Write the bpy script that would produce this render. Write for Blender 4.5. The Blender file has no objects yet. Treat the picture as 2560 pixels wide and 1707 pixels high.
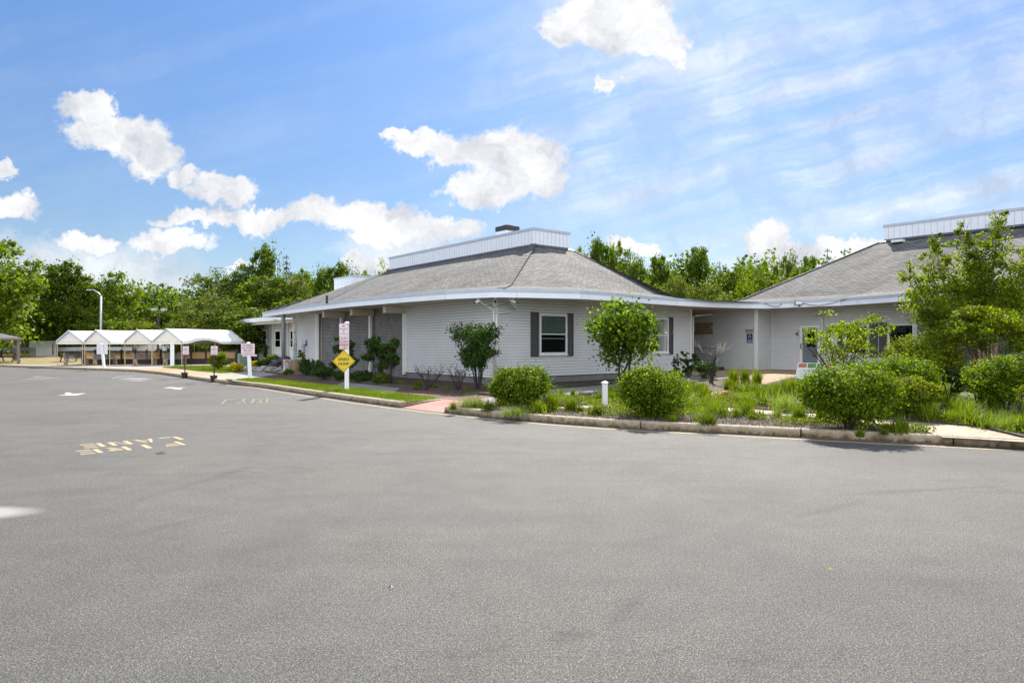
import bpy, bmesh, math, random
import numpy as np
from mathutils import Vector, Matrix
from mathutils.geometry import tessellate_polygon
R = math.radians
C = bpy.context.scene.collection
SC = bpy.context.scene

# ------------------------------------------------------------------ camera, sky, sun, exposure
F, CX, HY, EYE = 1676.0, 1280.0, 857.0, 1.75
cam_d = bpy.data.cameras.new('camera'); cam = bpy.data.objects.new('camera', cam_d); C.objects.link(cam)
cam.location = (0, 0, EYE); cam.rotation_euler = (R(90), 0, 0)
cam_d.sensor_width = 36; cam_d.lens = 36*F/2560; cam_d.shift_y = 3.5/2560
cam_d.clip_start = 0.1; cam_d.clip_end = 3000
SC.camera = cam

SUN_EL, SUN_AZ = R(42), R(15)            # azimuth measured from +Y (straight ahead) towards +X
sd = Vector((math.sin(SUN_AZ)*math.cos(SUN_EL), math.cos(SUN_AZ)*math.cos(SUN_EL), math.sin(SUN_EL)))
sun_d = bpy.data.lights.new('sun', 'SUN'); sun = bpy.data.objects.new('sun', sun_d); C.objects.link(sun)
sun_d.energy = 3.7; sun_d.angle = R(0.53); sun_d.color = (1.0, 0.94, 0.84)
sun.rotation_euler = (-sd).to_track_quat('-Z', 'Y').to_euler(); sun.location = (20, 60, 60)

SC.view_settings.view_transform = 'Standard'; SC.view_settings.look = 'None'
SC.view_settings.exposure = 1.58; SC.view_settings.gamma = 1.0

def build_world():
    w = bpy.data.worlds.new("World"); SC.world = w; w.use_nodes = True
    nt = w.node_tree; N = nt.nodes; L = nt.links; N.clear()
    out = N.new('ShaderNodeOutputWorld'); bg = N.new('ShaderNodeBackground'); bg.inputs[1].default_value = 1.0
    sky = N.new('ShaderNodeTexSky'); sky.sky_type = 'NISHITA'; sky.sun_disc = False
    sky.sun_elevation = SUN_EL; sky.sun_rotation = SUN_AZ; sky.air_density = 1.0; sky.dust_density = 0.4; sky.ozone_density = 1.6
    tc = N.new('ShaderNodeTexCoord')
    def m(op, a, b=None, c=None, clamp=False):
        n = N.new('ShaderNodeMath'); n.operation = op; n.use_clamp = clamp
        for i, v in enumerate((a, b, c)):
            if v is None: continue
            if isinstance(v, (int, float)): n.inputs[i].default_value = v
            else: L.new(v, n.inputs[i])
        return n.outputs[0]
    def vm(op, a, b=None, c=None):
        n = N.new('ShaderNodeVectorMath'); n.operation = op
        for i, v in enumerate((a, b, c)):
            if v is None: continue
            if isinstance(v, tuple): n.inputs[i].default_value = v
            else: L.new(v, n.inputs[i])
        return n.outputs['Value'] if op == 'LENGTH' else n.outputs[0]
    sep = N.new('ShaderNodeSeparateXYZ'); L.new(tc.outputs['Generated'], sep.inputs[0])
    y = m('MAXIMUM', sep.outputs[1], 0.08)
    comb = N.new('ShaderNodeCombineXYZ')
    L.new(m('DIVIDE', sep.outputs[0], y), comb.inputs[0]); L.new(m('DIVIDE', sep.outputs[2], y), comb.inputs[1])
    P = comb.outputs[0]
    def noise(scale, detail, rough, vec, color=False, dist=0.0):
        n = N.new('ShaderNodeTexNoise'); n.inputs['Scale'].default_value = scale; n.inputs['Detail'].default_value = detail
        n.inputs['Roughness'].default_value = rough; n.inputs['Distortion'].default_value = dist
        L.new(vec, n.inputs['Vector']); return n.outputs['Color' if color else 'Fac']
    w1 = vm('SUBTRACT', noise(9, 8, 0.66, P, True), (0.5, 0.5, 0.5))
    Pw = vm('MULTIPLY_ADD', w1, (0.13, 0.115, 0), P); w2 = vm('SUBTRACT', noise(45, 6, 0.7, P, True), (0.5, 0.5, 0.5)); Pw = vm('MULTIPLY_ADD', w2, (0.026, 0.024, 0), Pw)
    blobs = [(185,238,58,36),(265,300,110,42),(345,350,72,42),(420,400,52,20),(512,436,66,32),(430,508,72,15),(560,498,86,24),(645,492,60,18),
        (735,484,70,36),(850,505,96,38),(1000,530,96,30),(900,556,90,22),(915,300,45,18),(985,325,62,28),(1060,345,60,34),(1175,352,110,66),
        (1215,405,88,50),(1110,436,86,36),(-5,395,28,26),(35,495,62,32),(190,550,62,22),(375,555,84,24),
        (1400,50,150,62),(1290,72,50,44),(1515,85,52,52),(1430,-10,130,50),(1400,180,34,20),
        (1755,552,54,32),(1815,588,110,20),(1940,568,84,26),(1440,565,70,20),(845,612,76,20),(555,606,34,14)]
    soft = [(215,615,230,52),(60,640,120,40),(360,645,120,22),(110,600,60,24),(960,585,180,30),(1850,610,190,18)]
    def field(bl):
        acc = None
        for (bx, by, rx, ry) in bl:
            cx, cy = (bx-1176)/1540, (787-by)/1540; sx, sy = 1540/rx/1.16, 1540/ry/1.16
            d = vm('LENGTH', vm('MULTIPLY_ADD', Pw, (sx, sy, 0), (-cx*sx, -cy*sy, 0)))
            if acc is None: acc = d
            else:
                n = N.new('ShaderNodeMath'); n.operation = 'SMOOTH_MIN'; L.new(acc, n.inputs[0]); L.new(d, n.inputs[1]); n.inputs[2].default_value = 0.35
                acc = n.outputs[0]
        return acc
    def smooth(v, lo, hi):
        n = N.new('ShaderNodeMapRange'); n.interpolation_type = 'SMOOTHSTEP'
        L.new(v, n.inputs['Value']); n.inputs['From Min'].default_value = lo; n.inputs['From Max'].default_value = hi
        n.inputs['To Min'].default_value = 1; n.inputs['To Max'].default_value = 0
        return n.outputs[0]
    f1 = field(blobs)
    edge = m('MULTIPLY_ADD', noise(26, 9, 0.72, P), 1.0, -0.5)
    f1e = m('ADD', f1, edge)
    mask = smooth(f1e, 0.70, 1.14)
    maskS = m('MULTIPLY', smooth(field(soft), 0.35, 1.35), 0.72)
    # cirrus streaks over the right half
    mp0 = N.new('ShaderNodeMapping'); mp0.inputs['Rotation'].default_value = (0, 0, R(-15)); L.new(vm('MULTIPLY_ADD', w1, (0.06, 0.035, 0), P), mp0.inputs[0])
    mp = N.new('ShaderNodeMapping'); mp.inputs['Scale'].default_value = (0.9, 10.0, 1); L.new(mp0.outputs[0], mp.inputs[0])
    ci = noise(1.7, 7, 0.62, mp.outputs[0])
    sp = N.new('ShaderNodeSeparateXYZ'); L.new(P, sp.inputs[0])
    reg = m('MULTIPLY', smooth(m('MULTIPLY', sp.outputs[0], -1), -0.25, 0.22), smooth(sp.outputs[1], 0.3, 0.75))
    big = smooth(m('MULTIPLY', noise(2.3, 3, 0.5, P), -1), -0.62, -0.36)
    cir = m('MULTIPLY', m('MULTIPLY', smooth(m('MULTIPLY', ci, -1), -0.68, -0.30), m('ADD', m('MULTIPLY', reg, 0.85), 0.10)), m('MULTIPLY_ADD', big, 0.5, 0.5))
    wis = m('MULTIPLY', cir, 0.92)
    allm = m('MAXIMUM', m('MAXIMUM', mask, maskS), wis)
    front = smooth(m('MULTIPLY', sep.outputs[1], -1), -0.2, -0.05)
    allm = m('MULTIPLY', allm, front, clamp=True)
    # cloud body tone
    body = noise(11, 6, 0.6, Pw)
    mr = N.new('ShaderNodeMapRange'); L.new(body, mr.inputs['Value']); mr.inputs['From Min'].default_value = 0.35; mr.inputs['From Max'].default_value = 0.62
    cr = N.new('ShaderNodeMix'); cr.data_type = 'RGBA'
    cr.inputs[6].default_value = (0.215, 0.225, 0.25, 1); cr.inputs[7].default_value = (0.37, 0.37, 0.37, 1)
    L.new(mr.outputs[0], cr.inputs[0])
    # clear sky
    tint = N.new('ShaderNodeMix'); tint.data_type = 'RGBA'; tint.blend_type = 'MULTIPLY'; tint.inputs[0].default_value = 1
    L.new(sky.outputs[0], tint.inputs[6]); 
    hz = smooth(sep.outputs[2], 0.0, 0.55)
    grad = N.new('ShaderNodeMix'); grad.data_type = 'RGBA'; L.new(hz, grad.inputs[0])
    grad.inputs[6].default_value = (SKY*0.27, SKY*0.37, SKY*0.49, 1); grad.inputs[7].default_value = (SKY*0.255, SKY*0.285, SKY*0.32, 1)
    L.new(grad.outputs[2], tint.inputs[7])
    mx = N.new('ShaderNodeMix'); mx.data_type = 'RGBA'
    L.new(allm, mx.inputs[0]); L.new(tint.outputs[2], mx.inputs[6]); L.new(cr.outputs[2], mx.inputs[7])
    # unseen bright cloud added behind the camera to fill the shaded walls
    bk = m('MULTIPLY', smooth(m('MULTIPLY', sep.outputs[1], 1), -0.30, 0.02), smooth(m('MULTIPLY', noise(2.4, 6, 0.6, tc.outputs['Generated']), -1), -0.52, -0.36), clamp=True)
    mb_ = N.new('ShaderNodeMix'); mb_.data_type = 'RGBA'; L.new(bk, mb_.inputs[0]); L.new(mx.outputs[2], mb_.inputs[6]); mb_.inputs[7].default_value = (0.64, 0.66, 0.70, 1)
    L.new(mb_.outputs[2], bg.inputs[0]); L.new(bg.outputs[0], out.inputs[0])
SKY = 0.105
build_world()

# ------------------------------------------------------------------ helpers
def clamp(v, a=0.0, b=1.0): return max(a, min(b, v))
def sm(v): v = clamp(v); return v*v*(3-2*v)
def zg(x, y):
    a = 0.13 + 0.28*sm((x-4)/7)*sm((y-17)/13)
    if y > 53: a += 0.035*min(y-53, 12)*sm((-8-x)/8)
    return a
def G(px, py, dz=0.0, road=False):
    z = 0.0 if road else 0.13
    for _ in range(8):
        Y = F*(EYE-z)/(py-HY); X = (px-CX)/F*Y
        if not road: z = zg(X, Y)
    return (X, Y, z+dz)
def at(px, dep): return ((px-CX)/F*dep, dep)
def zat(py, dep): return EYE-(py-HY)/F*dep
def AT(px, dep, dz=0.0):
    x, y = at(px, dep); return (x, y, zg(x, y)+dz)
C0 = Vector((-0.64, 25.6)); U = Vector((-.6228, .7824)); V = Vector((.7824, .6228))
def W(s, t, z=0.0):
    p = C0+V*s+U*t; return (p.x, p.y, z)
def onplane(px, py, P, d):
    """pixel ray against the vertical wall plane through P with horizontal direction d -> distance along d, height"""
    r = (px-CX)/F
    k = (r*P[1]-P[0])/(d[0]-r*d[1]); dep = P[1]+k*d[1]
    return k, zat(py, dep)

def tag(o, label=None, cat=None, group=None, kind=None):
    if label: o['label'] = label
    if cat: o['category'] = cat
    if group: o['group'] = group
    if kind: o['kind'] = kind
    return o
def thing(name, label, cat, loc=(0,0,0), rz=0, group=None):
    o = bpy.data.objects.new(name, None); C.objects.link(o); o.empty_display_size = 0.2
    o.location = loc; o.rotation_euler = (0, 0, rz)
    return tag(o, label, cat, group)
def copy_tree(o, parent=None):
    c = o.copy(); C.objects.link(c); c.parent = parent
    for ch in list(o.children): copy_tree(ch, c)
    return c

class MB:
    def __init__(s): s.v = []; s.f = []; s.m = []
    def add(s, vs, fs, mat=0):
        b = len(s.v); s.v += [tuple(v) for v in vs]
        for f in fs: s.f.append([b+i for i in f]); s.m.append(mat)
    def hexa(s, p, mat=0):   # 4 bottom + 4 top points
        s.add(p, [(3,2,1,0),(4,5,6,7),(0,1,5,4),(1,2,6,5),(2,3,7,6),(3,0,4,7)], mat)
    def box(s, c, size, d=(1,0), mat=0):
        d = Vector(d[:2]).normalized(); n = Vector((-d.y, d.x)); hx, hy, hz = size[0]/2, size[1]/2, size[2]/2
        p = []
        for z in (-hz, hz):
            for a, b in ((-hx,-hy),(hx,-hy),(hx,hy),(-hx,hy)):
                p.append((c[0]+d.x*a+n.x*b, c[1]+d.y*a+n.y*b, c[2]+z))
        s.hexa(p, mat)
    def span(s, P, d, k0, k1, z0, z1, o0, o1, nrm, mat=0):
        """box on a wall: from k0..k1 along d, z0..z1, offset o0..o1 along outward normal"""
        p = []
        for z in (z0, z1):
            for k, o in ((k0,o0),(k1,o0),(k1,o1),(k0,o1)):
                p.append((P[0]+d[0]*k+nrm[0]*o, P[1]+d[1]*k+nrm[1]*o, z))
        s.hexa(p, mat)
    def bar(s, a, b, w, h, mat=0, up=(0,0,1)):
        a = Vector(a); b = Vector(b); d = (b-a).normalized(); u = Vector(up)
        if abs(d.dot(u)) > .98: u = Vector((0,1,0))
        x = d.cross(u).normalized()*w/2; y = x.cross(d).normalized()*h/2
        p = [a-x-y, a+x-y, b+x-y, b-x-y, a-x+y, a+x+y, b+x+y, b-x+y]
        s.hexa([tuple(q) for q in p], mat)
    def tube(s, pts, rad, n=8, mat=0, cap=True):
        pts = [Vector(p) for p in pts]; rs = rad if isinstance(rad, (list, tuple)) else [rad]*len(pts)
        rings = []; b = len(s.v); prev = None
        for i, p in enumerate(pts):
            d = (pts[min(i+1, len(pts)-1)]-pts[max(i-1, 0)]).normalized()
            if prev is None:
                u = Vector((0,0,1)) if abs(d.z) < .9 else Vector((1,0,0)); x = d.cross(u).normalized()
            else:
                x = (prev-d*prev.dot(d)).normalized()
            prev = x; y = d.cross(x)
            for k in range(n):
                a = 2*math.pi*k/n; q = p+(x*math.cos(a)+y*math.sin(a))*rs[i]; s.v.append(tuple(q))
        for i in range(len(pts)-1):
            for k in range(n):
                s.f.append([b+i*n+k, b+i*n+(k+1)%n, b+(i+1)*n+(k+1)%n, b+(i+1)*n+k]); s.m.append(mat)
        if cap:
            s.f.append([b+k for k in range(n)][::-1]); s.m.append(mat)
            e = b+(len(pts)-1)*n; s.f.append([e+k for k in range(n)]); s.m.append(mat)
    def lathe(s, c, prof, n=20, mat=0):
        b = len(s.v)
        for r, z in prof:
            for k in range(n):
                a = 2*math.pi*k/n; s.v.append((c[0]+r*math.cos(a), c[1]+r*math.sin(a), c[2]+z))
        for i in range(len(prof)-1):
            for k in range(n):
                s.f.append([b+i*n+k, b+i*n+(k+1)%n, b+(i+1)*n+(k+1)%n, b+(i+1)*n+k]); s.m.append(mat)
        s.f.append([b+k for k in range(n)][::-1]); s.m.append(mat)
        e = b+(len(prof)-1)*n; s.f.append([e+k for k in range(n)]); s.m.append(mat)
    def prism(s, poly, vec, mat=0):
        n = len(poly); vec = Vector(vec); a = [tuple(p) for p in poly]; b = [tuple(Vector(p)+vec) for p in poly]
        s.add(a+b, [tuple(range(n))[::-1], tuple(range(n, 2*n))]+[(i, (i+1)%n, n+(i+1)%n, n+i) for i in range(n)], mat)
    def build(s, name, mats, parent=None, loc=(0,0,0), smooth=False, local=False, bevel=0):
        me = bpy.data.meshes.new(name); l = Vector((0,0,0)) if local else Vector(loc)
        me.from_pydata([tuple(Vector(v)-l) for v in s.v], [], s.f)
        mats = mats if isinstance(mats, (list, tuple)) else [mats]
        for m_ in mats: me.materials.append(m_)
        me.polygons.foreach_set('material_index', s.m)
        if smooth: me.polygons.foreach_set('use_smooth', [True]*len(me.polygons))
        uv = me.uv_layers.new(name='UVMap'); Z = Vector((0,0,1))
        for p in me.polygons:
            n = p.normal
            if abs(n.z) > .999 or n.length < .5: a, b_ = Vector((1,0,0)), Vector((0,1,0))
            else: a = Z.cross(n).normalized(); b_ = n.cross(a)
            for li in p.loop_indices:
                q = me.vertices[me.loops[li].vertex_index].co+l
                uv.data[li].uv = (q.dot(a), q.dot(b_))
        me.validate(); me.update()
        o = bpy.data.objects.new(name, me); C.objects.link(o)
        if parent is not None: o.parent = parent; o.location = (0,0,0)
        else: o.location = loc
        if bevel:
            bv = o.modifiers.new('bevel', 'BEVEL'); bv.width = bevel; bv.segments = 2; bv.limit_method = 'ANGLE'
        return o

_tc = {}
def text_geo(s):
    if s in _tc: return _tc[s]
    cu = bpy.data.curves.new('t', 'FONT'); cu.body = s; cu.size = 1; cu.resolution_u = 3
    ob = bpy.data.objects.new('t', cu); C.objects.link(ob); bpy.context.view_layer.update()
    me = bpy.data.meshes.new_from_object(ob.evaluated_get(bpy.context.evaluated_depsgraph_get()))
    vs = [tuple(v.co) for v in me.vertices]; fs = [tuple(p.vertices) for p in me.polygons]
    bpy.data.objects.remove(ob); bpy.data.curves.remove(cu); bpy.data.meshes.remove(me)
    _tc[s] = (vs, fs); return _tc[s]
def text(mb, s, c, xd, up, w, h, mat=0, bold=0.0):
    vs, fs = text_geo(s)
    x0 = min(v[0] for v in vs); x1 = max(v[0] for v in vs); y0 = min(v[1] for v in vs); y1 = max(v[1] for v in vs)
    c = Vector(c); xd = Vector(xd); up = Vector(up); nrm = xd.cross(up)
    offs = [(0,0)] if not bold else [(-bold,0),(bold,0),(0,bold)]
    for k, (ox, oy) in enumerate(offs):
        mb.add([tuple(c+xd*(((v[0]-x0)/(x1-x0)-.5)*w+ox)+up*(((v[1]-y0)/(y1-y0)-.5)*h+oy)+nrm*0.0007*k) for v in vs], fs, mat)

# ------------------------------------------------------------------ materials
def newmat(name):
    m = bpy.data.materials.new(name); m.use_nodes = True; nt = m.node_tree; nt.nodes.clear()
    o = nt.nodes.new('ShaderNodeOutputMaterial'); b = nt.nodes.new('ShaderNodeBsdfPrincipled'); nt.links.new(b.outputs[0], o.inputs[0])
    return m, nt, b, o
def node(nt, t, **kw):
    n = nt.nodes.new(t)
    for k, v in kw.items():
        if k in n.inputs: n.inputs[k].default_value = v
        else: setattr(n, k, v)
    return n
def mixc(nt, fac, a, b, blend='MIX'):
    n = nt.nodes.new('ShaderNodeMix'); n.data_type = 'RGBA'; n.blend_type = blend
    for i, v in ((0, fac), (6, a), (7, b)):
        if isinstance(v, (int, float)): n.inputs[i].default_value = v
        elif isinstance(v, tuple): n.inputs[i].default_value = v if len(v) == 4 else (*v, 1)
        else: nt.links.new(v, n.inputs[i])
    return n.outputs[2]
def ramp(nt, v, pts):
    n = nt.nodes.new('ShaderNodeValToRGB'); nt.links.new(v, n.inputs[0]); e = n.color_ramp.elements
    while len(e) < len(pts): e.new(.5)
    for el, (p, c) in zip(e, pts):
        el.position = p; el.color = (*c, 1) if isinstance(c, tuple) else (c, c, c, 1)
    return n.outputs[0]
def noise(nt, scale, detail=4, rough=.55, vec=None, out='Fac', dist=0):
    n = node(nt, 'ShaderNodeTexNoise', Scale=scale, Detail=detail, Roughness=rough, Distortion=dist)
    if vec is None: vec = node(nt, 'ShaderNodeTexCoord').outputs['Object']
    nt.links.new(vec, n.inputs['Vector']); return n.outputs[out]
def bump(nt, b, h, strength=.3, dist=.01):
    n = node(nt, 'ShaderNodeBump', Strength=strength, Distance=dist); nt.links.new(h, n.inputs['Height']); nt.links.new(n.outputs[0], b.inputs['Normal'])
def mulc(c, k): return tuple(min(1, x*k) for x in c)
def M(name, col, rough=.6, metal=0, var=.12, scale=6, bmp=0, spec=.5):
    m, nt, b, o = newmat(name)
    b.inputs['Roughness'].default_value = rough; b.inputs['Metallic'].default_value = metal; b.inputs['Specular IOR Level'].default_value = spec
    g = node(nt, 'ShaderNodeNewGeometry').outputs['Position']
    f = noise(nt, scale, 5, .6, g)
    nt.links.new(ramp(nt, f, [(.3, mulc(col, 1-var)), (.7, mulc(col, 1+var))]), b.inputs['Base Color'])
    if bmp: bump(nt, b, noise(nt, scale*8, 4, .6, g), bmp, .01)
    return m
def leafmat(name, c1, c2, c3=None, trans=.3, rough=.45):
    rough = .58; m, nt, b, o = newmat(name); b.inputs['Roughness'].default_value = rough; b.inputs['Specular IOR Level'].default_value = .16
    g = node(nt, 'ShaderNodeNewGeometry'); c3 = c3 or c2
    col = ramp(nt, g.outputs['Random Per Island'], [(0, c1), (.55, c2), (1, c3)])
    big = noise(nt, .9, 3, .5, g.outputs['Position'])
    col = mixc(nt, 1.0, col, ramp(nt, big, [(.3, .72), (.7, 1.25)]), 'MULTIPLY')
    nt.links.new(col, b.inputs['Base Color'])
    t = node(nt, 'ShaderNodeBsdfTranslucent'); nt.links.new(mixc(nt, 1.0, col, (1.7, 1.75, .5), 'MULTIPLY'), t.inputs[0])
    mx = node(nt, 'ShaderNodeMixShader', Fac=trans); nt.links.new(b.outputs[0], mx.inputs[1]); nt.links.new(t.outputs[0], mx.inputs[2])
    nt.links.new(mx.outputs[0], o.inputs[0]); return m

def asphalt():
    m, nt, b, o = newmat('asphalt'); b.inputs['Roughness'].default_value = .85; b.inputs['Specular IOR Level'].default_value = .3
    g = node(nt, 'ShaderNodeNewGeometry').outputs['Position']
    f1 = noise(nt, 92, 4, .82, g); f2 = noise(nt, 28, 4, .75, g); f3 = noise(nt, .35, 5, .6, g, dist=.6); f4 = noise(nt, 2.2, 5, .65, g)
    c = ramp(nt, f1, [(.36, (.012,.012,.012)), (.47, (.074,.074,.0735)), (.56, (.118,.117,.115)), (.65, (.36,.355,.345))])
    c = mixc(nt, 1, c, ramp(nt, f2, [(.3, (.66,.65,.64)), (.7, (1.30,1.27,1.22))]), 'MULTIPLY')
    c = mixc(nt, 1, c, ramp(nt, f3, [(.34, (.85,.85,.86)), (.5, (.97,.965,.96)), (.66, (1.08,1.06,1.03))]), 'MULTIPLY')
    c = mixc(nt, 1, c, ramp(nt, f4, [(.3, .9), (.7, 1.1)]), 'MULTIPLY')
    # long tyre-worn streaks
    mp = node(nt, 'ShaderNodeMapping'); mp.inputs['Rotation'].default_value = (0,0,R(-38)); mp.inputs['Scale'].default_value = (.12, 1.3, 1)
    nt.links.new(g, mp.inputs[0]); st = noise(nt, 1.1, 4, .6, mp.outputs[0], dist=1.2)
    c = mixc(nt, 1, c, ramp(nt, st, [(.36, .93), (.5, 1.0), (.68, 1.03)]), 'MULTIPLY')
    vo = node(nt, 'ShaderNodeTexVoronoi', Scale=.16, feature='DISTANCE_TO_EDGE'); wv = node(nt, 'ShaderNodeVectorMath', operation='MULTIPLY_ADD'); nt.links.new(noise(nt, 1.4, 5, .7, g, 'Color'), wv.inputs[0]); wv.inputs[1].default_value = (1.3,1.3,0); nt.links.new(g, wv.inputs[2]); nt.links.new(wv.outputs[0], vo.inputs['Vector'])
    c = mixc(nt, 1, c, ramp(nt, vo.outputs['Distance'], [(0, .80), (.0022, .97), (.004, 1.0)]), 'MULTIPLY')
    # pale patch of reflected light on the left put into the colour, dark oil stains
    def ell(cx, cy, sx, sy, ang):
        mp = node(nt, 'ShaderNodeMapping'); mp.vector_type = 'TEXTURE'; mp.inputs['Location'].default_value = (cx, cy, 0); mp.inputs['Rotation'].default_value = (0,0,R(ang)); mp.inputs['Scale'].default_value = (sx, sy, 50)
        nt.links.new(g, mp.inputs[0]); gr = node(nt, 'ShaderNodeTexGradient', gradient_type='SPHERICAL'); nt.links.new(mp.outputs[0], gr.inputs[0]); return gr.outputs['Fac']
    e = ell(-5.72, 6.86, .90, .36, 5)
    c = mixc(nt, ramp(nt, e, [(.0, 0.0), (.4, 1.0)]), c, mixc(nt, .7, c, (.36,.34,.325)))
    for (x, y, sx, sy, a, k) in ((.75, 4.4, .42, .07, 60, .84), (5.0, 8.0, 1.5, .10, 12, .80), (3.4, 7.1, .9, .09, 33, .84), (.35, 4.0, .18, .10, 40, .82), (-3.9, 8.6, 1.6, .12, 78, .88), (-3.3, 6.4, .8, .10, 58, .9)):
        e = ell(x, y, sx, sy, a); c = mixc(nt, 1, c, ramp(nt, e, [(0, 1.0), (.6, k)]), 'MULTIPLY')
    nt.links.new(c, b.inputs['Base Color'])
    bump(nt, b, f1, .7, .010); return m
def shingle():
    m, nt, b, o = newmat('asphalt_shingle'); b.inputs['Roughness'].default_value = .92; b.inputs['Specular IOR Level'].default_value = .15
    uv = node(nt, 'ShaderNodeUVMap').outputs[0]; g = node(nt, 'ShaderNodeNewGeometry').outputs['Position']
    br = node(nt, 'ShaderNodeTexBrick', Scale=1.0); br.offset = .5
    for k, v in (('Brick Width', .30), ('Row Height', .150), ('Mortar Size', .016), ('Mortar Smooth', .25), ('Bias', 0.0)): br.inputs[k].default_value = v
    br.inputs['Color1'].default_value = (.10,.098,.096,1); br.inputs['Color2'].default_value = (.17,.168,.166,1); br.inputs['Mortar'].default_value = (.04,.04,.04,1)
    nz = node(nt, 'ShaderNodeVectorMath', operation='MULTIPLY_ADD'); nt.links.new(noise(nt, 3.0, 3, .5, g, 'Color'), nz.inputs[0]); nz.inputs[1].default_value = (.02,.022,0); nt.links.new(uv, nz.inputs[2])
    nt.links.new(nz.outputs[0], br.inputs['Vector'])
    c = mixc(nt, 1, br.outputs['Color'], ramp(nt, noise(nt, .45, 4, .6, g), [(.36, .74), (.52, 1.0), (.7, 1.10)]), 'MULTIPLY')
    c = mixc(nt, 1, c, ramp(nt, noise(nt, 30, 3, .7, g), [(.3, .78), (.7, 1.22)]), 'MULTIPLY')
    nt.links.new(c, b.inputs['Base Color'])
    # each course lifts towards its lower edge
    sep = node(nt, 'ShaderNodeSeparateXYZ'); nt.links.new(nz.outputs[0], sep.inputs[0])
    dv = node(nt, 'ShaderNodeMath', operation='DIVIDE'); nt.links.new(sep.outputs[1], dv.inputs[0]); dv.inputs[1].default_value = .150
    fr = node(nt, 'ShaderNodeMath', operation='FRACT'); nt.links.new(dv.outputs[0], fr.inputs[0])
    sb = node(nt, 'ShaderNodeMath', operation='SUBTRACT'); sb.inputs[0].default_value = 1; nt.links.new(fr.outputs[0], sb.inputs[1])
    ad = node(nt, 'ShaderNodeMath', operation='ADD'); nt.links.new(sb.outputs[0], ad.inputs[0]); nt.links.new(br.outputs['Fac'], ad.inputs[1]); 
    bump(nt, b, sb.outputs[0], .55, .03); return m
def brick(name, c1, c2, mortar, w=.21, h=.078, ms=.007, wet=0):
    m, nt, b, o = newmat(name); b.inputs['Roughness'].default_value = .75
    uv = node(nt, 'ShaderNodeUVMap').outputs[0]; g = node(nt, 'ShaderNodeNewGeometry').outputs['Position']
    br = node(nt, 'ShaderNodeTexBrick', Scale=1.0); br.offset = .5
    for k, v in (('Brick Width', w), ('Row Height', h), ('Mortar Size', ms), ('Mortar Smooth', .1), ('Bias', 0.0)): br.inputs[k].default_value = v
    br.inputs['Color1'].default_value = (*c1,1); br.inputs['Color2'].default_value = (*c2,1); br.inputs['Mortar'].default_value = (*mortar,1)
    nt.links.new(uv, br.inputs['Vector'])
    c = mixc(nt, 1, br.outputs['Color'], ramp(nt, noise(nt, 1.6, 5, .6, g), [(.3, .75), (.7, 1.2)]), 'MULTIPLY')
    nt.links.new(c, b.inputs['Base Color'])
    inv = node(nt, 'ShaderNodeMath', operation='SUBTRACT'); inv.inputs[0].default_value = 1; nt.links.new(br.outputs['Fac'], inv.inputs[1])
    bump(nt, b, inv.outputs[0], .6, .01); return m
def ground_mat(name, cols, scale, big=.5, bmp=.4, bscale=40, bigc=(.75, 1.2)):
    m, nt, b, o = newmat(name); b.inputs['Roughness'].default_value = .9; b.inputs['Specular IOR Level'].default_value = .2
    g = node(nt, 'ShaderNodeNewGeometry').outputs['Position']
    n = len(cols); c = ramp(nt, noise(nt, scale, 6, .7, g), [(.25+.5*i/(n-1), cc) for i, cc in enumerate(cols)])
    c = mixc(nt, 1, c, ramp(nt, noise(nt, big, 4, .6, g), [(.32, bigc[0]), (.68, bigc[1])]), 'MULTIPLY')
    nt.links.new(c, b.inputs['Base Color']); bump(nt, b, noise(nt, bscale, 4, .7, g), bmp, .02); return m
def glassy():
    m, nt, b, o = newmat('window_glass')
    gl = node(nt, 'ShaderNodeBsdfGlossy', Roughness=.02); tr = node(nt, 'ShaderNodeBsdfTransparent'); tr.inputs[0].default_value = (.62,.66,.66,1)
    fr = node(nt, 'ShaderNodeFresnel', IOR=1.28); mx = node(nt, 'ShaderNodeMixShader')
    ad = node(nt, 'ShaderNodeMath', operation='ADD'); nt.links.new(fr.outputs[0], ad.inputs[0]); ad.inputs[1].default_value = -.01
    nt.links.new(ad.outputs[0], mx.inputs[0]); nt.links.new(tr.outputs[0], mx.inputs[1]); nt.links.new(gl.outputs[0], mx.inputs[2]); nt.links.new(mx.outputs[0], o.inputs[0])
    return m
def rusty():
    m, nt, b, o = newmat('stained_concrete'); b.inputs['Roughness'].default_value = .85
    g = node(nt, 'ShaderNodeNewGeometry').outputs['Position']
    c = ramp(nt, noise(nt, 12, 5, .6, g), [(.3, (.24,.22,.195)), (.7, (.31,.285,.25))])
    mp = node(nt, 'ShaderNodeMapping'); mp.vector_type = 'TEXTURE'; mp.inputs['Location'].default_value = (-18.5, 38.2, 0); mp.inputs['Rotation'].default_value = (0,0,R(-48)); mp.inputs['Scale'].default_value = (8.5, 2.6, 50)
    nt.links.new(g, mp.inputs[0]); gr = node(nt, 'ShaderNodeTexGradient', gradient_type='SPHERICAL'); nt.links.new(mp.outputs[0], gr.inputs[0])
    k = node(nt, 'ShaderNodeMath', operation='MULTIPLY'); nt.links.new(ramp(nt, gr.outputs['Fac'], [(0, 0.0), (.35, 1.0)]), k.inputs[0])
    nt.links.new(ramp(nt, noise(nt, .5, 4, .6, g), [(.36, .25), (.6, 1.0)]), k.inputs[1])
    c = mixc(nt, k.outputs[0], c, (.36,.17,.065)); nt.links.new(c, b.inputs['Base Color'])
    bump(nt, b, noise(nt, 60, 4, .6, g), .2, .01); return m
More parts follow.
